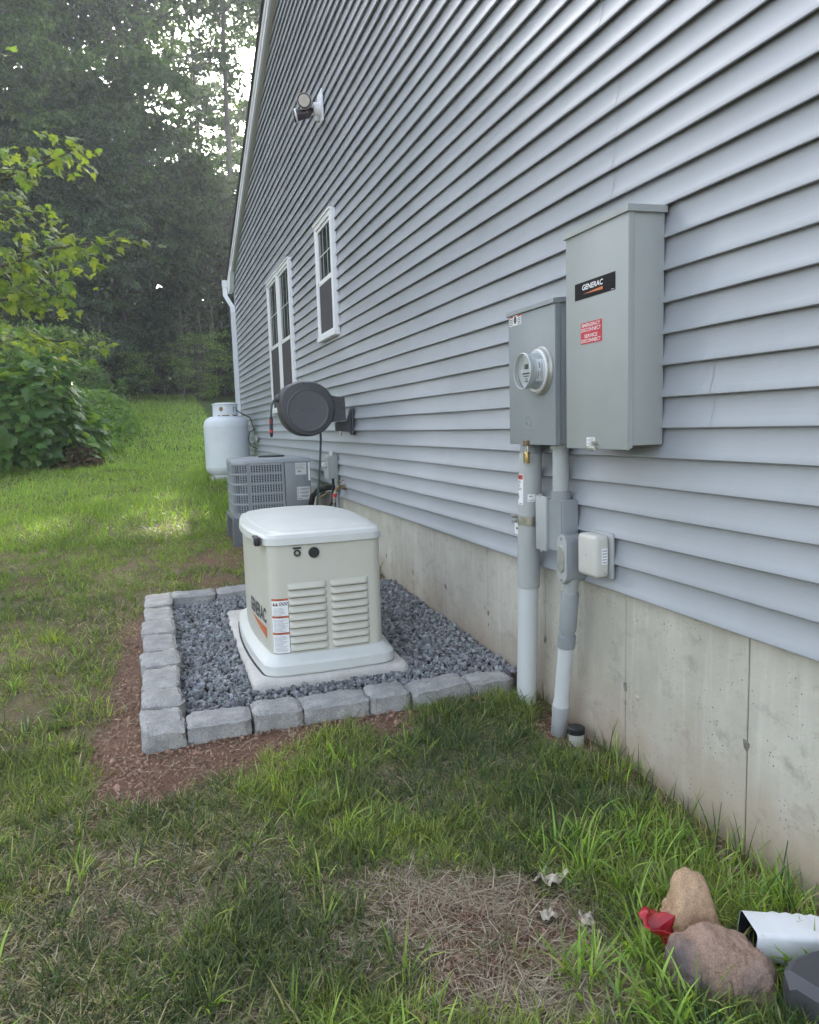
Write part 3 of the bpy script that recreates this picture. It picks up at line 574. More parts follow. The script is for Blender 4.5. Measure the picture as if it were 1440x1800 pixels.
m_ = MB(); m_.lathe([(0.0865, 0.012), (0.0865, 0.022), (0.083, 0.026), (0.071, 0.024)], mc, '-X', 40, False); m_.build('meter_ring', M['alu'], cov, 40)
met = MB().lathe([(0.0695, 0.0000), (0.0686, 0.0340), (0.0651, 0.0578), (0.0634, 0.0598)], mc, '-X', 40).build('meter', M['label_silver'], mbx, 40)
gmt, gnt, gb = nodes('clear_cover'); gnt.nodes.remove(gb); g1 = gnt.nodes.new('ShaderNodeBsdfTransparent'); g1.inputs[0].default_value = (0.93, 0.95, 0.95, 1); g2 = gnt.nodes.new('ShaderNodeBsdfGlossy'); g2.inputs['Roughness'].default_value = 0.04
g3 = gnt.nodes.new('ShaderNodeMixShader'); g3.inputs[0].default_value = 0.09; gnt.links.new(g1.outputs[0], g3.inputs[1]); gnt.links.new(g2.outputs[0], g3.inputs[2]); gnt.links.new(g3.outputs[0], gnt.nodes['Material Output'].inputs['Surface'])
m_ = MB(); m_.lathe([(0.0717, 0.0136), (0.0717, 0.0680), (0.0735, 0.0782), (0.0735, 0.0850), (0.0695, 0.0877), (0.0598, 0.0874), (0.0088, 0.0870), (0.0088, 0.0857), (0.0598, 0.0853), (0.0678, 0.0850), (0.0700, 0.0680), (0.0700, 0.0136)], mc, '-X', 48, False); m_.build('glass_cover', gmt, met, 40)
m_ = MB(); m_.lathe([(0.0700, 0.0683), (0.0722, 0.0762), (0.0726, 0.0864), (0.0705, 0.0880), (0.0680, 0.0878), (0.0695, 0.0782)], mc, '-X', 48, False); m_.build('bezel', M['label_silver'], met, 40)
m_ = MB(); m_.lathe([(0.0660, 0.0605), (0.0660, 0.0655), (0.0010, 0.0670)], mc, '-X', 40); m_.build('face_plate', M['label'], met, 40)
m_ = MB(); m_.box(mc.x - .0680, mc.x - .0672, mc.y - .018, mc.y + .014, mc.z + .008, mc.z + .028); m_.build('display', M['print_dark'], met, None)
m_ = MB()
for q, (w, h) in enumerate(((0.06, 0.006), (0.045, 0.004), (0.02, 0.003), (0.03, 0.004))): m_.box(mc.x - .0680, mc.x - .0672, mc.y - w / 2, mc.y + w / 2, mc.z - .012 - q * 0.010, mc.z - .012 - q * 0.010 + h)
m_.build('face_print', M['print_dark'], met, None)
# rating plate wrapped on the right flank of the meter
m_ = MB(); rings = []
for a in np.linspace(R(-38), R(38), 10): rings.append([(mc.x - h, mc.y - 0.0703 * math.cos(a), mc.z + 0.0703 * math.sin(a)) for h in (0.024, 0.056)])
m_.loft(rings, False, False, False); m_.build('rating_label', M['label'], met, None)
m_ = MB()
for a0, a1, h0, h1, in ((R(-28), R(-4), 0.048, 0.053), (R(6), R(26), 0.042, 0.048), (R(-30), R(30), 0.031, 0.033), (R(-26), R(20), 0.036, 0.038), (R(-20), R(-2), 0.041, 0.043)):
    m_.loft([[(mc.x - h, mc.y - 0.0706 * math.cos(a), mc.z + 0.0706 * math.sin(a)) for h in (h0, h1)] for a in np.linspace(a0, a1, 6)], False, False, False)
m_.build('rating_print', M['print'], met, None)
m_ = MB(); m_.box(-0.1231, -0.1222, 2.855, 2.962, 1.056, 1.100); lb_ = m_.build('warning_label', M['label'], mbx, None)
m_ = MB()
for q in range(4): m_.box(-0.1236, -0.1232, 2.93, 2.958, 1.060 + q * 0.007, 1.063 + q * 0.007); m_.box(-0.1236, -0.1232, 2.86, 2.888, 1.060 + q * 0.007, 1.063 + q * 0.007)
m_.add([(-0.1236, 2.909 + 0.013 * math.cos(a), 1.078 + 0.016 * math.sin(a)) for a in np.linspace(0, 2 * math.pi, 13)[:-1]], [tuple(range(12))]); m_.build('label_print', M['print_dark'], lb_, None)
m_ = MB(); m_.box(-0.1236, -0.1232, 2.928, 2.958, 1.090, 1.097); m_.box(-0.1236, -0.1232, 2.858, 2.888, 1.090, 1.097); m_.build('label_heading', M['warn_red'], lb_, None)
m_ = MB(); em = [(-0.1226, 2.80 + 0.024 * math.cos(a), 0.645 + 0.024 * math.sin(a)) for a in np.linspace(0, 2 * math.pi, 19)[:-1]]
m_.tube(em + [em[0]], 0.0012, 5, False)
for pts in ([(2.812, .633), (2.812, .655)], [(2.79, .633), (2.79, .655)], [(2.812, .644), (2.79, .644)], [(2.835, .613), (2.766, .613)], [(2.83, .606), (2.77, .606)]): m_.tube([(-0.1226, a, b) for a, b in pts], 0.0011, 5)
m_.build('embossed_emblem', M['grey_paint_dark'], mbx)
m_ = MB(); m_.box(-0.136, -0.118, 2.795, 2.83, 0.542, 0.566, 0.003, 1); m_.build('latch', M['bronze'], mbx)
pl = thing('padlock', (-0.13, 2.81, 0.50), 'small brass padlock hanging from the latch under the meter box', 'padlock')
m_ = MB(); m_.tube([(-0.128, 2.822, 0.515), (-0.128, 2.822, 0.55), (-0.128, 2.812, 0.562), (-0.128, 2.800, 0.55), (-0.128, 2.800, 0.515)], 0.003, 8); m_.build('shackle', M['galv'], pl)
m_ = MB(); m_.box(-0.136, -0.120, 2.794, 2.828, 0.470, 0.517, 0.004, 2); m_.build('body', M['brass'], pl)

ts = thing('transfer_switch', (-0.08, 2.25, 0.93), 'tall grey transfer switch cabinet with a black name plate and red notice', 'electrical cabinet')
m_ = MB(); m_.box(-0.146, -0.016, 2.064, 2.432, 0.556, 1.312, 0.003, 2); m_.build('enclosure', M['grey_paint'], ts)
m_ = MB(); m_.box(-0.158, -0.1465, 2.060, 2.438, 0.542, 1.300, 0.003, 2); m_.box(-0.15, -0.138, 2.0595, 2.0635, 0.548, 1.298); m_.build('door', M['grey_paint'], ts)
m_ = MB(); m_.loft([[(-0.166, y, 1.296), (-0.014, y, 1.300), (-0.014, y, 1.322), (-0.166, y, 1.317)] for y in (2.052, 2.446)]); m_.build('rain_hood', M['grey_paint'], ts, None)
m_ = MB(); m_.box(-0.1595, -0.1583, 2.128, 2.373, 1.068, 1.126, 0.0); npl = m_.build('name_plate', M['black_gloss'], ts, None)
TX = -0.1600
tv, tf = text('GENERAC', (TX, 2.324, 1.097), U, V, 0.0185, 0.128, off=0.022, shear=0.12); MB().add(tv, tf).build('name_lettering', M['white_print'], npl, None)
m_ = MB(); m_.add([(TX - .0004, 2.322, 1.084), (TX - .0004, 2.198, 1.092), (TX - .0004, 2.198, 1.081)], [(0, 1, 2)]); m_.build('orange_wedge', M['orange'], npl, None)
m_ = MB(); m_.box(TX - .0004, TX, 2.133, 2.150, 1.071, 1.0725); m_.build('fine_print', M['white_print'], npl, None)
m_ = MB(); m_.box(-0.1592, -0.1583, 2.205, 2.336, 0.911, 0.985); rs_ = m_.build('disconnect_notice', M['sign_red'], ts, None)
m_ = MB()
for sx, z, h, w in (('EMERGENCY', 0.9690, 0.0120, 0.113), ('DISCONNECT', 0.9530, 0.0120, 0.121), ('SERVICE', 0.9315, 0.0120, 0.080), ('DISCONNECT', 0.9155, 0.0120, 0.121)):
    tv, tf = text(sx, (-0.1593, 2.2705, z), U, V, h, w, off=0.008, align='CENTER'); m_.add(tv, tf)
m_.build('notice_lettering', M['white_print'], rs_, None)
m_ = MB()
for a, b, c, d in ((2.2058, 2.2072, .9118, .9842), (2.3338, 2.3352, .9118, .9842), (2.2072, 2.3338, .9118, .9130), (2.2072, 2.3338, .983, .9842)): m_.box(-0.1597, -0.1593, a, b, c, d)
m_.build('notice_border', M['warn_red'], rs_, None)
m_ = MB(); m_.box(-0.1590, -0.1583, 2.248, 2.300, 0.551, 0.583); l2 = m_.build('instruction_label', M['label'], ts, None)
m_ = MB()
for q in range(7): m_.box(-0.1594, -0.1591, 2.254, 2.254 + (0.040 if q % 3 else 0.026), 0.5535 + q * 0.0041, 0.5552 + q * 0.0041)
m_.build('label_print', M['print'], l2, None)
m_ = MB(); m_.tube([(-0.158, 2.238, 0.562), (-0.175, 2.238, 0.562)], 0.008, 10); m_.box(-0.17, -0.155, 2.235, 2.285, 0.538, 0.5495, 0.002, 1); m_.build('hasp', M['galv'], ts)

# ------------------------------------------------------------------ conduits below the boxes
sc_ = thing('service_conduit', (-0.075, 2.9, -0.68), 'thick pale PVC service conduit rising from the grass to the meter box', 'conduit')
def px(z): return 2.870 + (0.55 - z) * 0.055     # the pipe leans a little
ax = -0.075
m_ = MB(); m_.tube([(ax, px(.56), .56), (ax, px(.50), .50)], 0.047, 24); m_.build('connector', M['grey_paint_dark'], sc_)
m_ = MB(); m_.tube([(ax, px(.515), .515), (ax, px(.495), .498), (ax, px(.47), .475), (ax, px(.20), .20), (ax, px(-.088), -.088), (ax, px(-.09), -.09)], [0.0455, 0.049, 0.0505, 0.0505, 0.0500, 0.0465], 28); m_.build('sleeve', M['pvc_mid'], sc_)
m_ = MB(); m_.tube([(ax, px(-.05), -.05), (ax, px(-.4), -.4), (ax, px(-.85), -.85)], [0.0445, 0.0447, 0.0455], 28); m_.build('pipe', M['pvc_light'], sc_)
m_ = MB(); m_.tube([(ax, px(.235), .235), (ax, px(.195), .195)], 0.0535, 28, False); m_.box(-0.105, -0.06, px(.2) + 0.05, px(.2) + 0.085, 0.198, 0.232, 0.004, 1); st = m_.build('strap', M['galv'], sc_)
m_ = MB(); m_.tube([(-0.105, px(.2) + 0.075, .225), (-0.125, px(.2) + 0.078, .225)], 0.008, 8); m_.tube([(-0.105, px(.2) + 0.06, .207), (-0.13, px(.2) + 0.062, .207)], 0.008, 8); m_.build('strap_bolt', M['galv_dull'], st)
m_ = MB(); m_.box(-0.085, -0.016, px(.16) + 0.03, px(.16) + 0.125, 0.135, 0.185, 0.003, 1); bl = m_.build('spacer_block', M['white'], sc_)
m_ = MB(); m_.tube([(-0.085, px(.16) + 0.095, .165), (-0.089, px(.16) + 0.095, .165)], 0.005, 8); m_.build('block_screw', M['bronze'], bl)
def wrap_quad(mb, a0, a1, z0, z1, r, n=8):
    """patch on the conduit between bearings a0..a1 (0 = towards -X, positive = towards the camera)"""
    mb.loft([[(ax - r * math.cos(a), px(z) - r * math.sin(a), z) for z in (z0, z1)] for a in np.linspace(a0, a1, n)], False, False, False)
m_ = MB(); wrap_quad(m_, R(-48), R(26), 0.285, 0.418, 0.0509); wl = m_.build('warning_label', M['label'], sc_, None)
m_ = MB(); wrap_quad(m_, R(-46), R(23), 0.396, 0.416, 0.0512); m_.build('red_heading', M['warn_red'], wl, None)
def wrap_text(mb, s, a_left, z, h, w, r):
    tv, tf = text(s, (0, 0, 0), (1, 0, 0), (0, 1, 0), h, w, off=0.004, eps=0)
    mb.add([(ax - r * math.cos(a_left + t[0] / r), px(z + t[1]) - r * math.sin(a_left + t[0] / r), z + t[1]) for t in tv], tf)
m_ = MB(); wrap_text(m_, 'ELECTRIC', R(-47), 0.380, 0.010, 0.052, 0.0512); wrap_text(m_, 'SERVICE', R(-47), 0.364, 0.010, 0.045, 0.0512); wrap_text(m_, 'CONDUIT', R(-41), 0.348, 0.010, 0.053, 0.0512)
wrap_text(m_, 'WARNING', R(-38), 0.4005, 0.011, 0.046, 0.0514)
wrap_quad(m_, R(-13), R(-8), 0.318, 0.338, 0.0512, 2); m_.add([(ax - 0.0512 * math.cos(a), px(z) - 0.0512 * math.sin(a), z) for a, z in ((R(-19), .320), (R(-2), .320), (R(-10.5), .306))], [(0, 1, 2)]); wrap_quad(m_, R(2), R(20), 0.288, 0.291, 0.0512, 3); m_.build('label_lettering', M['print_dark'], wl, None)
m_ = MB(); wrap_quad(m_, R(50), R(88), 0.300, 0.332, 0.0509); rl2 = m_.build('rating_label', M['label'], sc_, None)
m_ = MB(); wrap_quad(m_, R(57), R(73), 0.320, 0.326, 0.0512, 4); wrap_quad(m_, R(54), R(84), 0.305, 0.308, 0.0512, 4); m_.build('rating_print', M['print'], rl2, None)

jb = thing('junction_box', (-0.06, 2.64, 0.22), 'grey rectangular PVC pull box on a short pipe under the cabinets', 'junction box')
m_ = MB(); m_.tube([(-0.06, 2.645, 0.56), (-0.06, 2.645, 0.53)], 0.043, 20); m_.build('connector', M['grey_paint'], jb)
m_ = MB(); m_.tube([(-0.06, 2.645, 0.53), (-0.06, 2.645, 0.355)], 0.0335, 20); m_.build('pipe', M['pvc_mid'], jb)
m_ = MB(); m_.tube([(-0.06, 2.645, 0.36), (-0.06, 2.645, 0.318)], 0.040, 20); m_.build('hub', M['pvc'], jb)
m_ = MB(); m_.box(-0.092, -0.017, 2.580, 2.705, 0.112, 0.326, 0.006, 2); m_.build('body', M['pvc'], jb)
m_ = MB(); m_.box(-0.108, -0.0925, 2.690, 2.775, 0.104, 0.334, 0.004, 2, None); m_.box(-0.0935, -0.06, 2.705, 2.765, 0.112, 0.326, 0.004, 1); m_.build('cover', M['pvc_mid'], jb)
m_ = MB(); m_.box(-0.0945, -0.0922, 2.585, 2.6895, 0.116, 0.322, 0.003, 1); m_.build('front_plate', M['pvc'], jb)
m_ = MB(); m_.tube([(-0.104, 2.735, 0.332), (-0.104, 2.735, 0.342)], 0.009, 10); m_.tube([(-0.10, 2.735, 0.106), (-0.10, 2.735, 0.096)], 0.008, 10); m_.build('screw', M['galv_dull'], jb)

cb = thing('conduit_body', (-0.07, 2.6, -0.65), 'oval-faced grey conduit fitting on a leaning pipe down into the ground', 'conduit')
m_ = MB()
def stadium(x, s=1.0, n=10):
    pts = []; c, hw, hh = 2.555, 0.036 * s, 0.098 * s; zc = 0.095
    for q in range(n + 1): a = math.pi * q / n; pts.append((x, c - hw * math.cos(a) , zc + hh - 0.036 + hw * math.sin(a)))
    for q in range(n + 1): a = math.pi + math.pi * q / n; pts.append((x, c - hw * math.cos(a), zc - hh + 0.036 + hw * math.sin(a)))
    return pts
m_.loft([stadium(-0.017), stadium(-0.085), stadium(-0.095, 1.03), stadium(-0.108, 1.03)]); m_.build('fitting', M['pvc'], cb, 40)
m_ = MB(); m_.loft([stadium(-0.1085, 1.0), stadium(-0.113, 1.0), stadium(-0.114, 0.9)]); m_.build('rim', M['pvc_mid'], cb, 40)
m_ = MB(); m_.loft([stadium(-0.1145, 0.68), stadium(-0.119, 0.66), stadium(-0.120, 0.5)]); m_.build('cover_plate', M['galv_dull'], cb, 40)
for z in (0.178, 0.012): MB().tube([(-0.113, 2.555, z), (-0.118, 2.555, z)], 0.007, 10).build('cover_screw', M['galv_dull'], cb)
pp = lambda z: (-0.065, 2.562 + (-z) * 0.14 + 0.02 * max(0, -z - .25), z)
m_ = MB(); m_.tube([pp(.02), pp(-.005), pp(-.03), pp(-.055)], [0.034, 0.034, 0.031, 0.031], 20); m_.build('hub', M['pvc_mid'], cb)
m_ = MB(); m_.tube([pp(-.045), pp(-.055), pp(-.21)], [0.033, 0.037, 0.036], 24); m_.build('coupling', M['pvc'], cb)
m_ = MB(); m_.tube([pp(-.205), pp(-.245)], 0.031, 20); m_.tube([pp(-.235), pp(-.285), pp(-.287)], [0.038, 0.037, 0.033], 24); m_.build('expansion_collar', M['pvc'], cb)
m_ = MB(); m_.tube([pp(-.28), pp(-.40), pp(-.52), pp(-.555)], [0.0315, 0.0315, 0.0315, 0.037], 24); m_.build('pipe', M['pvc_light'], cb)
m_ = MB(); m_.tube([pp(-.55), pp(-.57), pp(-.60), pp(-.80)], [0.037, 0.0375, 0.034, 0.034], 24); m_.build('lower_pipe', M['pvc_mid'], cb)
st_ = thing('pipe_stub', (-0.055, 2.55, -0.68), 'short capped pipe stub in the grass at the foot of the leaning conduit', 'pipe')
m_ = MB(); m_.tube([(-0.055, 2.545, -0.85), (-0.055, 2.545, -0.635)], 0.033, 20); m_.build('stub', M['soffit'], st_)
m_ = MB(); m_.tube([(-0.055, 2.545, -0.635), (-0.055, 2.545, -0.612), (-0.055, 2.545, -0.608)], [0.037, 0.037, 0.03], 20); m_.build('cap', M['black'], st_)

ub = thing('utility_box', (-0.06, 2.39, 0.12), 'small beige telephone interface box on the lowest siding, right of the oval fitting', 'utility box')
m_ = MB(); m_.box(-0.032, -0.0165, 2.330, 2.472, 0.045, 0.220, 0.006, 2); m_.build('base', M['pvc_mid'], ub)
mtx = None
m_ = MB(); m_.box(-0.098, -0.033, 2.338, 2.466, 0.052, 0.214, 0.018, 4); m_.build('cover', M['soffit'], ub, 40)
m_ = MB(); m_.box(-0.07, -0.045, 2.3372, 2.3379, 0.105, 0.165); l3 = m_.build('label', M['label'], ub, None)
m_ = MB()
for q in range(5): m_.box(-0.067, -0.048, 2.3366, 2.3371, 0.110 + q * 0.011, 0.114 + q * 0.011)
m_.build('label_print', M['print'], l3, None)
m_ = MB(); m_.tube([(-0.055, 2.338, 0.07), (-0.055, 2.333, 0.07)], 0.004, 8); m_.tube([(-0.0985, 2.40, 0.135), (-0.099, 2.40, 0.135)], 0.004, 8); m_.build('screw', M['galv_dull'], ub)

# ------------------------------------------------------------------ generator on its pad
def outline(x0, x1, y0, y1, r, z, bs=0.0, bf=0.0, n=7, e=9):
    """rounded rectangle in plan, sides bowed outward by bs, ends by bf"""
    pts = []
    def edge(a, b, nrm, bow):
        for q in range(1, e):
            t = q / e; p = (a[0] + (b[0] - a[0]) * t, a[1] + (b[1] - a[1]) * t); s = bow * (1 - (2 * t - 1) ** 2); pts.append((p[0] + nrm[0] * s, p[1] + nrm[1] * s, z))
    cs = [((x0 + r, y0 + r), math.pi), ((x1 - r, y0 + r), 1.5 * math.pi), ((x1 - r, y1 - r), 0.0), ((x0 + r, y1 - r), 0.5 * math.pi)]
    nr = [(0, -1), (1, 0), (0, 1), (-1, 0)]
    for i, (c, a0) in enumerate(cs):
        for q in range(n + 1):
            a = a0 + 0.5 * math.pi * q / n; pts.append((c[0] + r * math.cos(a), c[1] + r * math.sin(a), z))
        c2, a2 = cs[(i + 1) % 4]
        edge((c[0] + r * math.cos(a0 + .5 * math.pi), c[1] + r * math.sin(a0 + .5 * math.pi)), (c2[0] + r * math.cos(a2), c2[1] + r * math.sin(a2)), nr[i], bf if i % 2 == 0 else bs)
    return pts
gp_ = thing('generator_pad', (-0.87, 4.16, -0.6), 'pale concrete equipment pad under the standby generator, set in gravel', 'pad')
bm = bmesh.new(); m_ = MB(); m_.loft([outline(-1.255, -0.478, 3.405, 4.93, 0.035, z) if q == 0 else outline(-1.255 + q, -0.478 - q, 3.405 + q, 4.93 - q, 0.035, z) for z, q in ((-0.66, 0), (-0.60, 0), (-0.565, 0), (-0.548, 0.006), (-0.539, 0.02))])
mp_ = m_.mesh('slab', origin(gp_)); bm.free()
for v in mp_.vertices:
    nn = mnoise.noise(Vector(v.co) * 9); nrm = Vector((v.co.x, v.co.y * .5, 0)); v.co += Vector((nn * 0.006, mnoise.noise(Vector(v.co) * 9 + Vector((5, 5, 5))) * 0.006, 0))
finish('slab', mp_, M['pad'], gp_, 50)
gen = thing('generator', (-0.87, 4.05, -0.54), 'bisque standby generator with louvred front on a concrete pad in gravel', 'generator')
GX0, GX1, GF, GB = -1.145, -0.575, 3.515, 4.60
m_ = MB(); m_.loft([outline(GX0 - .045, GX1 + .045, GF - .07, GB + .06, 0.085, -0.535, .03, .012), outline(GX0 - .048, GX1 + .048, GF - .073, GB + .06, 0.085, -0.528, .03, .012), outline(GX0 - .045, GX1 + .045, GF - .07, GB + .058, 0.083, -0.488, .03, .012),
                    outline(GX0 - .036, GX1 + .036, GF - .058, GB + .05, 0.08, -0.474, .03, .012), outline(GX0 - .006, GX1 + .006, GF - .008, GB + .01, 0.07, -0.448, .03, .01)]); m_.build('base_skirt', M['gen_lid'], gen, 22)
m_ = MB(); m_.loft([outline(GX0 - .06, GX1 + .05, GF - .05, GB + .05, .08, -0.540, .03, .01), outline(GX0 - .03, GX1 + .04, GF - .05, GB + .05, .08, -0.534, .03, .01)]); m_.build('foot_gap', M['black'], gen, None)
m_ = MB(); m_.loft([outline(GX0, GX1, GF, GB, 0.055, z, .035, .006) for z in (-0.452, -0.2, 0.0, 0.10)]); m_.build('enclosure', M['gen'], gen, 40)
def lidring(d, z, tilt=0.0): return [(p[0], p[1], p[2] + tilt * (1 - ((p[1] - 4.06) / 0.56) ** 2)) for p in outline(GX0 - .014 + d, GX1 + .014 - d, GF - .016 + d, GB + .016 - d, max(0.03, 0.075 - d * .4), z, .042, .008)]
m_ = MB(); m_.loft([lidring(0.006, 0.086), lidring(0, 0.090), lidring(0.003, 0.122), lidring(0.013, 0.138), lidring(0.040, 0.147, .004), lidring(0.046, 0.1515, .006), lidring(0.060, 0.153, .012), lidring(0.12, 0.1575, .026), lidring(0.20, 0.160, .034), lidring(0.25, 0.161, .036)]); m_.build('lid', M['gen_lid'], gen, 14)
# panel seam, louvres, lock, knob, latch, labels on the front (faces -Y)
def fy(x, out_=0.0): t = (x - (GX0 + .055)) / (GX1 - GX0 - .11); t = min(1, max(0, t)); return GF - 0.006 * (1 - (2 * t - 1) ** 2) - out_
for z0 in np.linspace(-0.100, -0.405, 9):
    for xa, xb in ((-1.056, -0.866), (-0.845, -0.652)):
        rings = []
        for x, s in ((xa, 0.1), (xa + 0.014, 0.85), (xa + 0.03, 1), (xb - 0.03, 1), (xb - 0.014, 0.85), (xb, 0.1)):
            y = fy(x); d = 0.014 * s
            rings.append([(x, y + 0.004, z0), (x, y - 0.0008, z0 - 0.001), (x, y - d * 0.75, z0 - 0.018), (x, y - d, z0 - 0.026), (x, y - d * 0.95, z0 - 0.030), (x, y - d * .25, z0 - 0.0335), (x, y + 0.004, z0 - 0.0335)])
        MB().loft(rings).build('louvre', M['gen'], gen, 60); xm = (xa + xb) / 2; MB().loft([[(x, fy(x) - .0007, z) for z in (z0 - .0345, z0 - .0375)] for x in np.linspace(xa + .008, xb - .008, 5)], False, False, False).build('louvre_shade_strip', M['scar_and_shade'], gen, None)  # flat dark strip paints the shade line below each louvre lip
m_ = MB(); m_.box(-1.112, -1.1105, 3.5225, 3.5245, -0.44, 0.08); m_.build('panel_seam', M['joint'], gen, None)
lx, lz = -1.003, 0.047
m_ = MB(); m_.lathe([(0.0165, 0.0), (0.0165, 0.009), (0.014, 0.011), (0.0095, 0.011), (0.009, 0.008)], (lx, fy(lx), lz), '-Y', 24); lk = m_.build('lock', M['black'], gen)
m_ = MB(); m_.lathe([(0.0085, 0.0), (0.0085, 0.0105), (0.001, 0.011)], (lx, fy(lx), lz), '-Y', 16); m_.build('lock_cylinder', M['galv'], lk)
m_ = MB(); m_.box(lx - 0.02, lx + 0.02, fy(lx) - 0.014, fy(lx) + .004, lz + 0.021, lz + 0.028, 0.002, 1); m_.build('lock_flap', M['black'], lk)
kx, kz = -0.921, 0.044
m_ = MB(); m_.lathe([(0.0265, 0.0), (0.0265, 0.008), (0.023, 0.012), (0.012, 0.012), (0.0115, 0.016), (0.001, 0.0165)], (kx, fy(kx), kz), '-Y', 30); m_.build('round_plug', M['black'], gen)
m_ = MB(); lat = [(GX0 - .052, 3.70, 0.098), (GX0 - .042, 3.60, 0.082)]
m_.box(-1.196, -1.168, 3.565, 3.665, 0.085, 0.128, 0.006, 2); lh = m_.build('lid_latch', M['black'], gen)
m_ = MB(); m_.box(-1.199, -1.1965, 3.600, 3.655, 0.094, 0.120); m_.build('latch_plate', M['label_silver'], lh, None)
# caution decal wrapping the front left corner
def front_pt(t, z, o=0.0008):
    """point at arc distance t (m) along the front, starting at the panel seam corner"""
    r = 0.055; c = (GX0 + r, GF + r); arc = r * math.pi / 2 * 0.62; a0 = math.pi * 1.5 - arc / r
    if t < arc: a = a0 + t / r; return (c[0] + (r + o) * math.cos(a), c[1] + (r + o) * math.sin(a), z)
    x = c[0] + t - arc; return (x, fy(x) - o, z)
def decal(mb, t0, t1, z0, z1, o=0.0008, n=8): mb.loft([[front_pt(t, z, o) for z in (z0, z1)] for t in np.linspace(t0, t1, n)], False, False, False)
m_ = MB(); decal(m_, 0.004, 0.088, -0.443, -0.170, .0010); dl = m_.build('caution_decal', M['label'], gen, None)
m_ = MB(); decal(m_, 0.002, 0.090, -0.446, -0.443, .0008); decal(m_, 0.086, 0.0895, -0.443, -0.185, .0013, 2); m_.build('decal_border', M['print_dark'], dl, None)
m_ = MB()
for z in (-0.182, -0.268, -0.350): decal(m_, 0.004, 0.0875, z, z + 0.011, .0014)
m_.build('decal_heading', M['warn'], dl, None)
m_ = MB(); rs = random.Random(3)
for za, zb in ((-0.262, -0.215), (-0.345, -0.273), (-0.438, -0.355)):
    z = zb - 0.004
    while z > za:
        decal(m_, 0.012, rs.uniform(0.05, 0.082), z - 0.0018, z, .0014, 6); z -= 0.0062
m_.build('decal_print', M['print'], dl, None)
m_ = MB()
for t in (0.016, 0.03): m_.add([front_pt(t - 0.008, -0.207, .0016), front_pt(t + 0.008, -0.207, .0016), front_pt(t, -0.188, .0016)], [(0, 1, 2)])
m_.build('decal_triangle', M['bronze'], dl, None)
m_ = MB()
for t in (0.050, 0.066, 0.080):
    pts = [front_pt(t + 0.007 * math.cos(a), -0.198 + 0.008 * math.sin(a), .0014) for a in np.linspace(0, 2 * math.pi, 13)]
    m_.tube(pts, 0.0011, 4, False)
for t in (0.050, 0.066, 0.080): m_.tube([front_pt(t - .005, -0.203, .0014), front_pt(t + .005, -0.193, .0014)], 0.0011, 4)
m_.build('decal_symbol', M['print_dark'], dl, None)
m_ = MB()
for z in (-0.180, -0.266, -0.348):
    tv, tf = text('WARNING' if z < -0.2 else 'DANGER', (0, 0, 0), (1, 0, 0), (0, 1, 0), 0.006, 0.036, off=.01, eps=0); m_.add([front_pt(0.028 + t[0], z + t[1], .0018) for t in tv], tf)
m_.build('decal_lettering', M['print_dark'], dl, None)
# name on the bowed left flank (faces -X), reads from back to front
def flank(y, z, o=0.0012): t = (y - (GF + .055)) / (GB - GF - .11); t = min(1, max(0, t)); return (GX0 - 0.035 * (1 - (2 * t - 1) ** 2) - o, y, z)
m_ = MB(); tv, tf = text('GENERAC', (0, 0, 0), (1, 0, 0), (0, 1, 0), 0.078, 0.37, off=.025, shear=.1, eps=0)
tv2 = [flank(3.985 - t[0], -0.315 + t[1]) for t in tv]; m_.add(tv2, tf); m_.build('side_lettering', M['print_dark'], gen, None)
m_ = MB(); N = 10
m_.loft([[flank(3.96 - 0.34 * q / N, -0.325 - 0.012 * q / N), flank(3.96 - 0.34 * q / N, -0.3249 - 0.065 * q / N)] for q in range(N + 1)], False, False, False); m_.build('side_wedge', M['orange'], gen, None)

# ------------------------------------------------------------------ edging stones and gravel
def edging(x0, x1, y0, y1, zb, zt, seed, label):
    cx, cy = (x0 + x1) / 2, (y0 + y1) / 2; t = thing('edging_stone', (cx, cy, zb), label, 'edging stone', 'edging stones round the gravel bed')
    bm = bmesh.new(); bmesh.ops.create_cube(bm, size=1.0)
    bmesh.ops.subdivide_edges(bm, edges=bm.edges[:], cuts=9, use_grid_fill=True)
    rs = random.Random(seed); sh = rs.uniform(-0.014, 0.014); tz = rs.uniform(-0.008, 0.008)
    dims = Vector((x1 - x0, y1 - y0, zt - zb)); mn = 0.018
    for v in bm.verts:
        c = v.co * 2; q = [abs(c.x), abs(c.y), abs(c.z)]
        p = Vector((v.co.x * dims.x, v.co.y * dims.y, (v.co.z + .5) * dims.z))
        # rounded, tumbled arrises
        ex = sorted(q)[1]
        if ex > 0.98:
            k_ = rs.uniform(0.5, 1.3) * mn
            for i in range(3):
                if q[i] > 0.98 and not (i == 2 and c.z < 0): p[i] -= math.copysign(k_ * 0.5, c[i])
        w = Vector((cx, cy, 0)) + p
        nn = mnoise.noise_vector(w * 13 + Vector((seed, 0, 0))) * 0.0075 + mnoise.noise_vector(w * 38) * 0.0045 + mnoise.noise_vector(w * 95) * 0.0022; p += nn
        if dims.x > dims.y: p.y += sh * v.co.x; p.x += 0.02 * v.co.y * math.copysign(1, v.co.x) * 0
        else: p.x += sh * v.co.y
        p.z += tz * v.co.x * 2
        v.co = p
    me = bpy.data.meshes.new('edging_stone'); bm.to_mesh(me); bm.free()
    o = finish('stone', me, M['block'], t, 28); return t
E0, E1 = 3.02, 5.44
def ez_(y): return float(np.interp(y, [3.0, 5.4], [-0.632, -0.545]))
def et_(y): return float(np.interp(y, [3.0, 5.4], [-0.545, -0.478]))
fx = [-1.572, -1.305, -1.088, -0.795, -0.598, -0.305, -0.075]
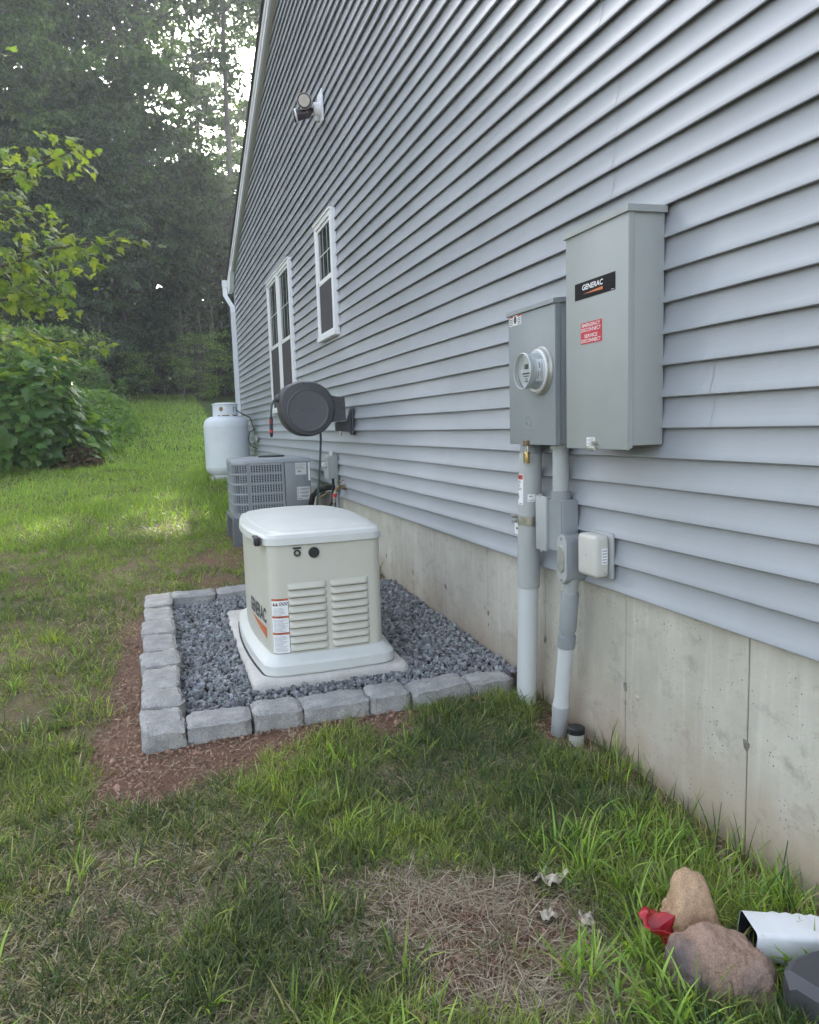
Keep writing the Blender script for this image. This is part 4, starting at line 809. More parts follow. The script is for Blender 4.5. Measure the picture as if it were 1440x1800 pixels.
fl_ = ['front edging stone beside the left corner stone, longest of the row', 'second front edging stone, in front of the pad left corner', 'long front edging stone below the louvred generator face', 'short front edging stone below the pad right corner', 'front edging stone second from the service conduit', 'front edging stone at the wall beside the thick service conduit']
fl_[0] = 'front edging stone directly right of the corner stone, with a thin dark crack'
for i in range(6): edging(fx[i] + .004, fx[i + 1] - .004, E0 + .005 * (i % 2) - (0.0 if i < 4 else -0.015 * (i - 3)), E0 + 0.17, -0.66, et_(3.1) + (0.004 if i % 2 else -0.003) - (0.02 if i == 5 else 0), 100 + i, fl_[i])
ly = [3.01, 3.29, 3.52, 3.84, 4.10, 4.43, 4.72, 5.05, 5.42]
ll = ['corner edging stone nearest the camera, its broad end facing the dug soil', 'second edging stone of the left column, behind the front corner stone', 'third edging stone of the left column counted from the front corner', 'warm tan-tinted edging stone, the fourth in the left column', 'fifth edging stone of the left column counted from the front corner', 'third edging stone of the left column counted from the back corner', 'second edging stone of the left column counted from the back corner', 'left column edging stone at the back corner of the gravel bed']
for i in range(8): edging(-1.75 - (0.012 if i in (3, 5) else 0), -1.578 + (0.006 if i % 2 else 0), ly[i] + .004, ly[i + 1] - .004, ez_(ly[i]) - .04, et_((ly[i] + ly[i + 1]) / 2) + (0.004 if i % 2 else -0.002), 200 + i, ll[i])
bx_ = [-1.575, -1.275, -0.985, -0.70, -0.42, -0.13]
bl_ = ['back row edging stone next to the left corner of the gravel bed', 'back row edging stone whose right part the generator hides', 'back row edging stone behind the generator skirt, mostly hidden', 'back row edging stone behind the right side of the generator', 'back row edging stone nearest the concrete foundation wall']
for i in range(5):
    if i in (2, 3): continue
    edging(bx_[i] + .004, bx_[i + 1] - .004, 5.24, 5.42, -0.60, et_(5.3) + (0.004 if i % 2 else 0), 300 + i, bl_[i])
# crushed stone: angular pieces, one heap nobody could count
ICO = np.array([(0, -1, 1.618), (0, 1, 1.618), (0, -1, -1.618), (0, 1, -1.618), (-1, 1.618, 0), (1, 1.618, 0), (-1, -1.618, 0), (1, -1.618, 0), (1.618, 0, 1), (1.618, 0, -1), (-1.618, 0, 1), (-1.618, 0, -1)], float); ICO /= np.linalg.norm(ICO[0])
IF = np.array([(0, 8, 1), (0, 1, 10), (0, 10, 6), (0, 6, 7), (0, 7, 8), (1, 8, 5), (1, 5, 4), (1, 4, 10), (8, 7, 9), (8, 9, 5), (10, 4, 11), (10, 11, 6), (3, 2, 11), (3, 11, 4), (3, 4, 5), (3, 5, 9), (3, 9, 2), (2, 9, 7), (2, 7, 6), (2, 6, 11)])
def rot_rand(n):
    q = rng.normal(size=(n, 4)); q /= np.linalg.norm(q, axis=1)[:, None]; w, x, y, z = q.T
    return np.stack([np.stack([1 - 2 * (y * y + z * z), 2 * (x * y - z * w), 2 * (x * z + y * w)], -1), np.stack([2 * (x * y + z * w), 1 - 2 * (x * x + z * z), 2 * (y * z - x * w)], -1), np.stack([2 * (x * z - y * w), 2 * (y * z + x * w), 1 - 2 * (x * x + y * y)], -1)], 1)
def stones(n, pos, size, cols, jit=0.28, flat=(1, 0.8, 0.55)):
    v = ICO[None] * (1 + rng.uniform(-jit, jit, (n, 12, 1))) * (np.array(flat) * rng.uniform(0.75, 1.25, (n, 1, 3))) * size[:, None, None]
    tilt = rot_rand(n); v = np.einsum('nij,nkj->nki', tilt, v) + pos[:, None]
    f = IF[None] + (np.arange(n) * 12)[:, None, None]
    return v.reshape(-1, 3), f.reshape(-1, 3), np.repeat(cols, 12, 0)
def bed_z(x, y): return np.interp(y, [3.2, 5.3], [-0.578, -0.508]) + (fbm(x, y, 3, 61) - .5) * 0.035 + np.interp(x, [-1.6, -0.1], [-0.012, 0.02])
cand = []
for lay, n in ((0, 4600), (1, 4200)):
    x = rng.uniform(-1.585, 0.0, n * 2); y = rng.uniform(3.17, 5.26, n * 2)
    ok = ~((x > -1.25) & (x < -0.483) & (y > 3.41) & (y < 4.92)); x, y = x[ok], y[ok]
    z = bed_z(x, y) - 0.028 + lay * 0.012 + rng.uniform(-.006, .006, len(x)); cand.append(np.stack([x, y, z], -1))
P = np.concatenate(cand); n = len(P); g = rng.uniform(0.5, 1.35, n)[:, None] * np.array([0.222, 0.230, 0.242]) * (1 + rng.uniform(-.06, .06, (n, 3)))
sz = rng.uniform(0.0085, 0.0185, n) * np.where(rng.random(n) < .1, 1.3, 1)
v, f, c = stones(n, P, sz, g)
tag(finish('gravel', raw_mesh('gravel', v, f3=f, col=c), M['gravel']), 'grey-blue crushed stone filling the bed round the generator pad', 'gravel', kind='stuff')

# ------------------------------------------------------------------ air conditioner
ac = thing('air_conditioner', (-0.56, 7.47, -0.2), 'grey outdoor cooling unit with slotted grilles, behind the generator', 'air conditioner')
AX0, AX1, AF, AB, AZ0, AZ1 = -0.935, -0.198, 7.10, 7.84, -0.185, 0.352
def acout(z, d=0.0, r=0.13):
    pts = []
    for q in range(9): a = math.pi + 0.5 * math.pi * q / 8; pts.append((AX0 + r + (r - d) * math.cos(a), AF + r + (r - d) * math.sin(a), z))
    pts += [(AX1 - d, AF + d, z), (AX1 - d, AB - d, z)]
    for q in range(9): a = math.pi * .5 + 0.5 * math.pi * q / 8; pts.append((AX0 + r + (r - d) * math.cos(a), AB - r + (r - d) * math.sin(a), z))
    return pts
m_ = MB(); m_.loft([acout(AZ0, .018), acout(AZ1, .018)]); m_.build('coil', M['ac_dark'], ac, 40)
m_ = MB(); m_.loft([acout(AZ1 - .028, -.004), acout(AZ1 - .004, -.004), acout(AZ1 + .008, .004), acout(AZ1 + .016, .04), acout(AZ1 + .018, .1)]); m_.build('top_cover', M['ac_light'], ac, 40)
m_ = MB(); m_.loft([acout(AZ0 - .004, -.002), acout(AZ0 + .03, -.002)]); m_.build('base_pan', M['ac'], ac, 40)
m_ = MB(); m_.lathe([(0.13, 0), (0.13, 0.012), (0.1, 0.016)], (-0.52, 7.44, AZ1 + .018), 'Z', 28); m_.build('fan_cap', M['ac_dark'], ac)
ztop, zbot = AZ1 - .03, AZ0 + .03
bands = [zbot + (ztop - zbot) * q / 5 for q in range(6)]
g_ = MB()                                      # flat grille, front right of the corner post
gx0, gx1 = -0.775, -0.472
for q in range(13):
    x = gx0 + (gx1 - gx0) * q / 12; g_.box(x - .0050, x + .0050, AF, AF + .010, zbot, ztop)
for z in bands[1:-1]: g_.box(gx0, gx1, AF - .0015, AF + .012, z - .0085, z + .0085)
for i in range(5):
    for q in range(1, 6): z = bands[i] + (bands[i + 1] - bands[i]) * q / 6; g_.box(gx0, gx1, AF + .004, AF + .012, z - .0022, z + .0022)
g_.box(gx0, gx1, AF - .0015, AF + .012, ztop - .016, ztop); g_.build('grille', M['ac_light'], ac, None)['kind'] = 'stuff'
c_ = MB()                                      # rounded corner grille
r = 0.13
def cp(a, rr): return (AX0 + r + rr * math.cos(a), AF + r + rr * math.sin(a))
for q in range(9):
    a = math.pi + 0.5 * math.pi * q / 8
    for z0_, z1_ in ((zbot, ztop),):
        p0, p1 = cp(a - .022, r), cp(a + .022, r); p2, p3 = cp(a + .022, r - .012), cp(a - .022, r - .012)
        c_.loft([[(p[0], p[1], z) for p in (p0, p1, p2, p3)] for z in (z0_, z1_)])
for z in bands:
    c_.loft([[cp(a, r + .002) + (z - .0085,), cp(a, r + .002) + (z + .0085,), cp(a, r - .012) + (z + .0085,), cp(a, r - .012) + (z - .0085,)] for a in np.linspace(math.pi, 1.5 * math.pi, 9)])
for i in range(5):
    for q in range(1, 6):
        z = bands[i] + (bands[i + 1] - bands[i]) * q / 6; c_.loft([[cp(a, r - .006) + (z - .003,), cp(a, r - .006) + (z + .003,), cp(a, r - .013) + (z,)] for a in np.linspace(1.28 * math.pi, 1.5 * math.pi, 5)])
c_.build('corner_grille', M['ac_light'], ac, None)['kind'] = 'stuff'
s_ = MB()
for q in range(20):
    y = AF + .15 + q * 0.024; s_.box(AX0, AX0 + .01, y - .005, y + .005, zbot, ztop)
for z in bands: s_.box(AX0 - .002, AX0 + .012, AF + r, AB - r, z - .0085, z + .0085)
s_.build('side_grille', M['ac_light'], ac, None)['kind'] = 'stuff'
m_ = MB(); m_.box(-0.806, -0.778, AF - .002, AF + .016, zbot, ztop, .003, 1); m_.build('grille_post', M['ac'], ac); m_ = MB(); m_.box(-0.470, -0.452, AF - .003, AF + .016, zbot, ztop, .003, 1); m_.build('corner_post', M['ac'], ac)
m_ = MB(); m_.box(-0.448, AX1, AF - .004, AF + .3, AZ0 + .085, ztop, .006, 2); acp = m_.build('access_panel', M['ac'], ac)
m_ = MB(); m_.box(-0.448, -0.39, AF, AF + .2, AZ0 + .03, AZ0 + .083); m_.box(-0.24, AX1, AF + .01, AF + .2, AZ0 + .03, AZ0 + .083); m_.build('valve_panel', M['ac'], ac, None)
m_ = MB(); m_.box(-0.346, -0.240, AF - .0052, AF - .0042, 0.200, 0.315); la = m_.build('spec_label', M['label_silver'], acp, None)
m_ = MB(); m_.box(-0.328, -0.293, AF - .0058, AF - .0053, 0.222, 0.240)
for q in range(5): m_.box(-0.34, -0.25 - .012 * (q % 3), AF - .0058, AF - .0053, 0.258 + q * .011, 0.262 + q * .011)
m_.build('spec_print', M['print'], la, None)
m_ = MB(); m_.box(-0.340, -0.212, AF - .0052, AF - .0042, -0.045, 0.082); lb2 = m_.build('notice_label', M['label_silver'], acp, None)
m_ = MB()
for q in range(3): m_.box(-0.330, -0.322, AF - .0058, AF - .0053, 0.055 - q * .034, 0.063 - q * .034); m_.box(-0.305, -0.22, AF - .0058, AF - .0053, 0.061 - q * .034, 0.064 - q * .034); m_.box(-0.305, -0.235, AF - .0058, AF - .0053, 0.053 - q * .034, 0.056 - q * .034)
m_.box(-0.332, -0.29, AF - .0058, AF - .0053, -0.036, -0.031); m_.build('notice_print', M['print_dark'], lb2, None)
m_ = MB(); m_.box(-0.222, -0.205, AF - .0052, AF - .0042, 0.14, 0.315); m_.build('side_label', M['label'], acp, None)
rs_t = thing('equipment_stand', (-0.56, 7.47, -0.47), 'dark grey plastic riser stand carrying the outdoor cooling unit', 'stand')
for x in (-0.955, -0.30):
    for y in (7.10, 7.72):
        m_ = MB(); m_.loft([[(x - e, y - e, z), (x + .13 + e, y - e, z), (x + .13 + e, y + .13 + e, z), (x - e, y + .13 + e, z)] for z, e in ((-0.50, .02), (-0.47, .02), (-0.465, .006), (-0.20, 0))]); m_.build('leg', M['riser'], rs_t, None)
for x in (-0.955, -0.30):
    m_ = MB(); m_.box(x, x + .13, 7.10, 7.85, -0.215, -0.189, .004, 1); m_.build('rail', M['riser'], rs_t)

# ------------------------------------------------------------------ propane tank
TC = (-0.475, 12.55); tz = float(zg(*TC))
bk = thing('tank_base', (TC[0], TC[1], tz), 'low concrete block under the white propane tank', 'concrete block')
m_ = MB(); m_.box(TC[0] - .30, TC[0] + .30, TC[1] - .30, TC[1] + .30, tz - .06, tz + .045, .008, 2); m_.build('block', M['pad'], bk)
pt = thing('propane_tank', (TC[0], TC[1], tz + .045), 'white upright propane tank standing by the far house corner', 'tank')
zb = tz + .045
m_ = MB(); m_.lathe([(0.22, 0.02), (0.30, 0.045), (0.345, 0.09), (0.363, 0.15), (0.364, 0.17), (0.3605, 0.172), (0.3605, 0.80), (0.364, 0.802), (0.363, 0.83), (0.35, 0.89), (0.315, 0.94), (0.25, 0.975), (0.15, 0.99)], (TC[0], TC[1], zb), 'Z', 56); m_.build('vessel', M['tank'], pt, 40)
m_ = MB(); m_.lathe([(0.25, 0.0), (0.25, 0.06), (0.235, 0.06), (0.235, 0.0)], (TC[0], TC[1], zb), 'Z', 40); m_.build('foot_ring', M['tank'], pt)
m_ = MB(); m_.lathe([(0.203, 0.955), (0.200, 1.165), (0.212, 1.170), (0.212, 1.182), (0.15, 1.2), (0.0, 1.205)], (TC[0], TC[1], zb), 'Z', 48); col_ = m_.build('collar', M['tank'], pt, 40)
def on_collar(a, z, rr=0.2035): return (TC[0] + rr * math.sin(a), TC[1] - rr * math.cos(a), zb + z)
for a0, w, h, n in ((-.42, .17, .036, 4), (.78, .2, .038, 4)):
    sh_ = [(-w, 0), (-w * .45, h), (w * .45, h), (w, 0), (w * .45, -h), (-w * .45, -h)] if a0 < 0 else [(-w, h), (w, h), (w, -h), (-w, -h)]
    MB().add([on_collar(a0 + dx, 1.095 + dz) for dx, dz in sh_], [tuple(range(len(sh_)))]).build('collar_opening', M['bronze'], col_, None)
for a0, a1 in ((-.75, -.45), (-.36, .22), (.5, 1.1)): MB().loft([[on_collar(a, z) for z in (0.982, 1.0)] for a in np.linspace(a0, a1, 5)], False, False, False).build('collar_slot', M['bronze'], col_, None)
m_ = MB(); m_.tube([on_collar(-.45, 1.0, .21), on_collar(-.47, .985, .235), on_collar(-.47, .95, .29)], .006, 6); m_.build('lift_lug', M['tank'], pt)
m_ = MB(); m_.box(TC[0] + .12, TC[0] + .123, TC[1] - .3425, TC[1] - .337, zb + .18, zb + .80); m_.build('weld_seam', M['alu'], pt, None)
gl = thing('gas_line', (-0.05, 12.2, 0.8), 'thin black gas hose looping from the tank collar to a regulator on the siding', 'hose')
m_ = MB(); m_.tube([on_collar(.95, 1.08, .19), (-0.22, 12.45, zb + 1.02), (-0.10, 12.40, zb + .95), (-0.05, 12.36, zb + .78), (-0.045, 12.33, zb + .70)], .009, 8); m_.build('hose', M['black'], gl)
m_ = MB(); m_.tube([(-0.05, 12.15, zb + .76), (-0.15, 12.10, zb + .72), (-0.18, 12.08, zb + .60), (-0.15, 12.08, zb + .50), (-0.05, 12.08, zb + .44)], .008, 8); m_.build('pigtail', M['black'], gl)
m_ = MB(); m_.lathe([(.05, 0), (.065, .02), (.065, .04), (.03, .06)], (-0.02, 12.12, zb + .60), '-X', 18); m_.build('regulator', M['galv_dull'], gl)

# ------------------------------------------------------------------ foreground: stones, downspout end, scraps
def rock(name, pts_scale, c, rotz, seed, mt, label, shape):
    t = thing(name, c, label, 'rock'); bm = bmesh.new(); bmesh.ops.create_icosphere(bm, subdivisions=5, radius=1.0)
    for v in bm.verts:
        d = v.co.normalized(); p = shape(d); nn = mnoise.fractal(d * 2.2 + Vector((seed, 0, 0)), 1.0, 2.0, 4); mm = mnoise.fractal(d * 9 + Vector((0, seed, 0)), 0.9, 2.1, 4)
        v.co = p * (1 + nn * 0.075) + d * mm * 0.006 + d * mnoise.fractal(d * 26 + Vector((seed, 3, 0)), .8, 2.1, 3) * .003
    bmesh.ops.rotate(bm, verts=bm.verts, cent=(0, 0, 0), matrix=Matrix.Rotation(rotz, 3, 'Z'))
    me = bpy.data.meshes.new('stone'); bm.to_mesh(me); bm.free(); finish('stone', me, mt, t, 180); return t
def slab(planes, pw=14):
    """rounded polytope: planes are (normal, distance)"""
    pl_ = [(Vector(n_).normalized(), h_) for n_, h_ in planes]
    def f_(d): return d * (sum((max(0.0, d.dot(n_)) / h_) ** pw for n_, h_ in pl_) ** (-1.0 / pw))
    return f_
rock('rock', 1, (-0.408, 1.425, -0.650), R(-22), 3, M['rock_tan'], 'tan upright sandstone rock leaning behind the larger pink one', slab([((1, 0, .22), .064), ((-1, 0, .26), .066), ((0, -1, .25), .055), ((0, 1, .1), .055), ((0, 0, -1), .10), ((.42, -.3, 1), .118), ((-.55, -.3, 1), .122), ((.8, -.6, .1), .068), ((-.7, -.7, .2), .068), ((.1, -.8, .75), .088)], 16))
rock('rock', 1, (-0.432, 1.290, -0.672), R(-20), 9, M['rock_red'], 'broad pinkish sandstone rock with a dark end, nearest the camera', slab([((1, 0, .25), .122), ((-1, -.1, .1), .120), ((0, -1, .45), .066), ((0, 1, .1), .06), ((0, 0, -1), .08), ((.28, -.25, 1), .082), ((-.35, 0, 1), .108), ((.75, -.65, .1), .108), ((-.6, -.8, .3), .100), ((.8, .3, .6), .105)], 22))
# red crumpled film behind the rocks
def crumple(name, c, w, h, seed, mt, label, cat, amp=0.5, up=0.6):
    t = thing(name, c, label, cat); n = 9; vs = []; rs = random.Random(seed)
    for i in range(n):
        for j in range(n):
            a, b = i / (n - 1) - .5, j / (n - 1) - .5
            z = (mnoise.noise(Vector((a * 3.1 + seed, b * 3.1, 0))) * amp + mnoise.noise(Vector((a * 8 + seed, b * 8, 2))) * amp * .5) * w * .8 + up * (abs(a) * -.4 + .3) * w
            vs.append((a * w * (1 + .25 * mnoise.noise(Vector((b * 4, seed, 1)))), b * h * (1 + .25 * mnoise.noise(Vector((a * 4, seed, 7)))), max(z, -.004)))
    fs = [(i * n + j, i * n + j + 1, (i + 1) * n + j + 1, (i + 1) * n + j) for i in range(n - 1) for j in range(n - 1)]
    me = bpy.data.meshes.new('sheet'); me.from_pydata(vs, [], fs); me.update(); o = finish('sheet', me, mt, t, 25)
    md = o.modifiers.new('thick', 'SOLIDIFY'); md.thickness = 0.0008; return t
t = crumple('plastic_scrap', (-0.500, 1.432, -0.650), .11, .12, 5, M['red_film'], 'crumpled red plastic scrap beside the two rocks', 'plastic scrap', .75, 1.0); t.rotation_euler = (R(40), R(20), R(30))
# white downspout extension lying in the grass, open end dark
de = thing('downspout_extension', (-0.05, 1.38, -0.6), 'white ribbed downspout extension lying open-ended in the grass by the rocks', 'downspout')
ang = R(-20); mt_ = Matrix.Translation((-0.318, 1.335, -0.632)) @ Matrix.Rotation(ang, 4, 'Z') @ Matrix.Rotation(R(6), 4, 'Y')
def tr(p): return (mt_ @ Vector(p))[:]
def ring_rect(x, w, h, rr=.012):
    pts = []
    for cx_, cy_, a0 in ((w - rr, h - rr, 0), (-w + rr, h - rr, 90), (-w + rr, -h + rr, 180), (w - rr, -h + rr, 270)):
        for q in range(4): a = R(a0 + 30 * q); pts.append((x, cx_ + rr * math.cos(a), cy_ + rr * math.sin(a)))
    return pts
m_ = MB(); rings = []
for q in range(25): x = q * .016; w = .0028 * (1 if q % 2 else 0) if q > 3 else 0; rings.append([tr(p) for p in ring_rect(x, .050 + w, .038 + w)])
m_.loft(rings, False, False); m_.build('tube', M['alu'], de, 30)
m_ = MB(); m_.loft([[tr(p) for p in ring_rect(x, .0485, .0365)] for x in (.001, .38)], False, True); m_.build('dark_inside', M['black'], de, None)
# dark plastic splash tray at the right edge
dp = thing('plastic_edging', (-0.24, 1.19, -0.66), 'dark plastic tray edge standing in the grass right of the rocks', 'plastic tray')
m_ = MB(); rings = []
for x_, yy, z in ((-.02, 0, 0), (.0, .0, .0)): pass
pts = [(-0.375, 1.150), (-0.362, 1.180), (-0.325, 1.200), (-0.27, 1.205), (-0.10, 1.19)]
m_.loft([[(x, y, -0.72), (x, y, -0.600 - .02 * (i == 0)), (x + .008, y - .010, -0.592 - .02 * (i == 0)), (x + .05, y - .09, -0.610 - .02 * (i == 0)), (x + .06, y - .10, -0.72)] for i, (x, y) in enumerate(pts)], True, True)
m_.build('panel', M['charcoal'], dp, 30)
for i, (x, y, s, mt_n, lab) in enumerate(((-0.615, 1.775, .060, 'dry_leaf', 'large curled pale dead leaf at the top of the bare thatch patch'), (-0.700, 1.640, .032, 'dry_leaf', 'small pale dead leaf in the middle of the bare thatch patch'), (-0.610, 1.590, .028, 'dry_leaf', 'small pale dead leaf at the right rim of the bare thatch patch'), (-1.14, 1.44, .03, 'brown_leaf', 'brown curled leaf in the grass at the bottom of the picture'), (-0.31, 2.98, .04, 'brown_leaf', 'brown curled leaf at the foot of the front edging stones'))):
    z = float(zg(x, y)) + .018; t = crumple('dead_leaf', (x, y, z), s * 1.5, s * 1.2, 20 + i, M[mt_n], lab, 'leaf', .55, .3); t.rotation_euler = (R(random.uniform(-15, 15)), R(random.uniform(-15, 15)), random.uniform(0, 6)); t['group'] = 'dead leaves on the ground'
# ------------------------------------------------------------------ grass
def blades(x, y, z, L, w, th0, th1, col, segs=3, head=None):
    """curved tapering blades: th0 tilt from vertical at the root, th1 added towards the tip"""
    n = len(x); hd = rng.uniform(0, 2 * np.pi, n) if head is None else head
    dx, dy = np.cos(hd), np.sin(hd); tw = hd + np.pi / 2 + rng.normal(0, .5, n); wx, wy = np.cos(tw), np.sin(tw)
    px_, py_, pz_ = x.copy(), y.copy(), z.copy(); V_ = []; rows = []
    prof = {2: (1, .75), 3: (1, .95, .6), 4: (1, 1, .85, .5)}[segs]
    for s in range(segs + 1):
        if s < segs:
            hw = w * prof[s] * .5
            V_.append(np.stack([px_ - wx * hw, py_ - wy * hw, pz_], -1)); V_.append(np.stack([px_ + wx * hw, py_ + wy * hw, pz_], -1))
            th = th0 + th1 * (s + .5) / segs; l = L / segs
            px_ = px_ + dx * np.sin(th) * l; py_ = py_ + dy * np.sin(th) * l; pz_ = pz_ + np.cos(th) * l
        else: V_.append(np.stack([px_, py_, pz_], -1))
    k = 2 * segs + 1; v = np.stack(V_, 1).reshape(-1, 3); b = np.arange(n) * k
    q = [np.stack([b + 2 * s, b + 2 * s + 1, b + 2 * s + 3, b + 2 * s + 2], -1) for s in range(segs - 1)]
    f4 = np.concatenate(q) if q else np.zeros((0, 4), int); f3 = np.stack([b + 2 * segs - 2, b + 2 * segs - 1, b + 2 * segs], -1)
    return v, f3, f4, np.repeat(col, k, 0)
def join(parts):
    v, f3, f4, c = [], [], [], []; o = 0
    for a in parts: v.append(a[0]); f3.append(a[1] + o); f4.append(a[2] + o); c.append(a[3]); o += len(a[0])
    return np.concatenate(v), np.concatenate(f3), np.concatenate(f4), np.concatenate(c)
def visible(x, y, z=None, mrg=0.12):
    z = zg(x, y) if z is None else z; d = np.stack([x - CAMP[0], y - CAMP[1], z - CAMP[2]], -1)
    f = d @ np.array(cf); a = d @ np.array(cr) / np.maximum(f, .01) * 1296.91; b = d @ np.array(cu) / np.maximum(f, .01) * 1296.91
    return (f > 0.2) & (np.abs(a) < 720 * (1 + mrg)) & (np.abs(b) < 900 * (1 + mrg * 1.5))
GREEN = np.array([(0.082, 0.112, 0.052), (0.165, 0.208, 0.070), (0.255, 0.295, 0.090), (0.320, 0.385, 0.090)])
DRY = np.array([(0.52, 0.45, 0.30), (0.42, 0.37, 0.22), (0.44, 0.36, 0.25), (0.31, 0.31, 0.15)])
def sample(n, x0, x1, y0, y1):
    x = rng.uniform(x0, x1, n); y = rng.uniform(y0, y1, n); ok = ~in_solid(x, y) & visible(x, y); return x[ok], y[ok]
def wallnear(x, y): return 0.45 * smooth(-0.34, -0.05, x) * smooth(3.3, 2.9, y)
def lime(x, y):
    a = smooth(0.50, 0.66, fbm(x, y, 1.3, 71)) * .75
    b = smooth(.5, .25, np.hypot((x + 1.15) / 1.1, (y - 1.35) / .55)) * .9 + smooth(.6, .3, np.hypot((x + .25) / .45, (y - 1.75) / .55))
    return np.clip(a + b, 0, 1)
def sward(x, y, scale, segs, per=1, tuft=0.016):
    """mown lawn: tufts of fine blades splaying outward, partly laid over, mixed with dead ones"""
    n = len(x); s = soil_mask(x, y); t = thatch_mask(x, y); den = (1 - s) * (1 - t * 0.95) * (0.46 + 0.72 * smooth(.30, .60, fbm(x, y, 2.6, 73))) * (1 - .6 * smooth(-.16, -.06, x) * smooth(3.2, 2.9, y))
    ok = rng.random(n) < den; x, y = x[ok], y[ok]; n0 = len(x)
    lm = lime(x, y); kind = fbm(x, y, 3.1, 83) * 3.0 + lm * 1.3 - .85 + rng.normal(0, .55, n0); dryp = smooth(.42, .70, fbm(x, y, 1.9, 79)) * .45 + .16; size = rng.uniform(.65, 1.25, n0); lean0 = rng.uniform(0, 2 * np.pi, n0)
    rep_ = rng.integers(max(1, per // 2), per + 1, n0) if per > 1 else np.ones(n0, int)
    R_ = lambda q: np.repeat(q, rep_)
    a = rng.uniform(0, 2 * np.pi, rep_.sum()); rr = np.abs(rng.normal(0, tuft, len(a))); x, y, lm, kind, dryp, size, lean0 = map(R_, (x, y, lm, kind, dryp, size, lean0)); x = x + rr * np.cos(a); y = y + rr * np.sin(a); n = len(x)
    wn = wallnear(x, y); dry = rng.random(n) < dryp * (1 - .7 * wn) * (1 - .6 * lm)
    gi = np.clip((kind + rng.normal(0, .35, n)).round(), 0, 3).astype(int)
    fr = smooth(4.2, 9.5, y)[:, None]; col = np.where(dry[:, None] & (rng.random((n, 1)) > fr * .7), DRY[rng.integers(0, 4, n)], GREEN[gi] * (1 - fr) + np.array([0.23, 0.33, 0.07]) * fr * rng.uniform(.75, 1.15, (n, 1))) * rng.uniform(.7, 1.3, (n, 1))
    L = rng.uniform(.03, .09, n) * scale * size * (1 + 1.0 * wn); w = rng.uniform(.0022, .0054, n) * scale ** 1.3
    th0 = np.abs(rng.normal(.5, .42, n)) + dry * .6; th1 = rng.uniform(.2, 1.5, n)
    hd = np.where(rng.random(n) < .7, a + rng.normal(0, .5, n), lean0 + rng.normal(0, .7, n))
    x = np.minimum(x, -.004)
    return blades(x, y, zg(x, y) - .004, L, w, np.minimum(th0, 1.5), th1, col, segs, hd)
parts = []
x, y = sample(15500, -2.7, 0, 0.9, 3.2); parts.append(sward(x, y, .95, 4, 17))
x, y = sample(10500, -4.2, 0, 3.0, 8.0); parts.append(sward(x, y, 1.15, 3, 13, .022))
x = rng.uniform(-7.5, 0, 22000); y = rng.uniform(-1.5, 9.0, 22000); ok = ~in_solid(x, y) & ~visible(x, y); x, y = x[ok], y[ok]; parts.append(sward(x, y, 1.5, 2, 7, .045))      # the lawn goes on beside the view
v, f3, f4, c = join(parts)
tag(finish('lawn_grass', raw_mesh('lawn_grass', v, f3, f4, c, True), M['grass']), 'short mixed lawn grass with worn dry patches in the foreground', 'grass', kind='stuff')
parts = []
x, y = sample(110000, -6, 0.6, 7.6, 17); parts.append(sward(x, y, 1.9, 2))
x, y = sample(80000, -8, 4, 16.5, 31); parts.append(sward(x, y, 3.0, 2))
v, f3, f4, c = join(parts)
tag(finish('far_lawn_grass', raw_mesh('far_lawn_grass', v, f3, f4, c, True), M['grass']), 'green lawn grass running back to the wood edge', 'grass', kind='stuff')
# taller wide-bladed weeds in clumps
def clumps(cx, cy, nb, Lr, wr, cols, spread, th=(.15, .55), bend=(.6, 1.7), segs=4):
    rep = rng.integers(nb[0], nb[1] + 1, len(cx)); x = np.repeat(cx, rep); y = np.repeat(cy, rep); n = len(x); k = np.repeat(rng.uniform(.7, 1.15, len(cx)), rep); a = rng.uniform(0, 2 * np.pi, n)
    rr = np.abs(rng.normal(0, spread, n)); x = x + rr * np.cos(a); y = y + rr * np.sin(a)
    col = np.asarray(cols)[rng.integers(0, len(cols), n)] * rng.uniform(.65, 1.3, (n, 1)) * (1 + rng.normal(0, .06, (n, 3))); dd = rng.random(n) < .07; col[dd] = np.array([0.42, 0.37, 0.2]) * rng.uniform(.7, 1.1, (dd.sum(), 1))
    keep = x < -.005; x, y, k, a, col = x[keep], y[keep], k[keep], a[keep], col[keep]; n = len(x)
    return blades(x, y, zg(x, y) - .006, rng.uniform(*Lr, n) * k, rng.uniform(*wr, n), rng.uniform(*th, n), rng.uniform(*bend, n), col, segs, a + rng.normal(0, .5, n))
LIME = [(0.30, 0.42, 0.09), (0.25, 0.37, 0.08), (0.34, 0.46, 0.105), (0.19, 0.29, 0.068)]; DARK = [(0.068, 0.115, 0.05), (0.058, 0.10, 0.045), (0.088, 0.135, 0.06)]
parts = []
x = rng.uniform(-2.4, -.02, 1500); y = rng.uniform(1.0, 2.7, 1500); ok = (rng.random(1500) < lime(x, y) * .62 + .06) & (thatch_mask(x, y) < .25) & (soil_mask(x, y) < .4) & visible(x, y); parts.append(clumps(x[ok], y[ok], (4, 11), (.05, .13), (.0038, .0075), LIME, .020))
x = rng.uniform(-.52, -.03, 62); y = rng.uniform(1.22, 1.95, 62); ok = (np.hypot((x + .4) / .16, (y - 1.36) / .14) > 1) & (x + .10 * (y - 1.3) > -.58); parts.append(clumps(x[ok], y[ok], (5, 12), (.07, .17), (.0042, .008), LIME, .024, (.05, .5), (.4, 1.5)))
x = rng.uniform(-.78, -.50, 26); y = rng.uniform(1.15, 1.5, 26); parts.append(clumps(x, y, (8, 16), (.08, .17), (.005, .010), LIME, .022, (.1, .5), (.5, 1.5)))
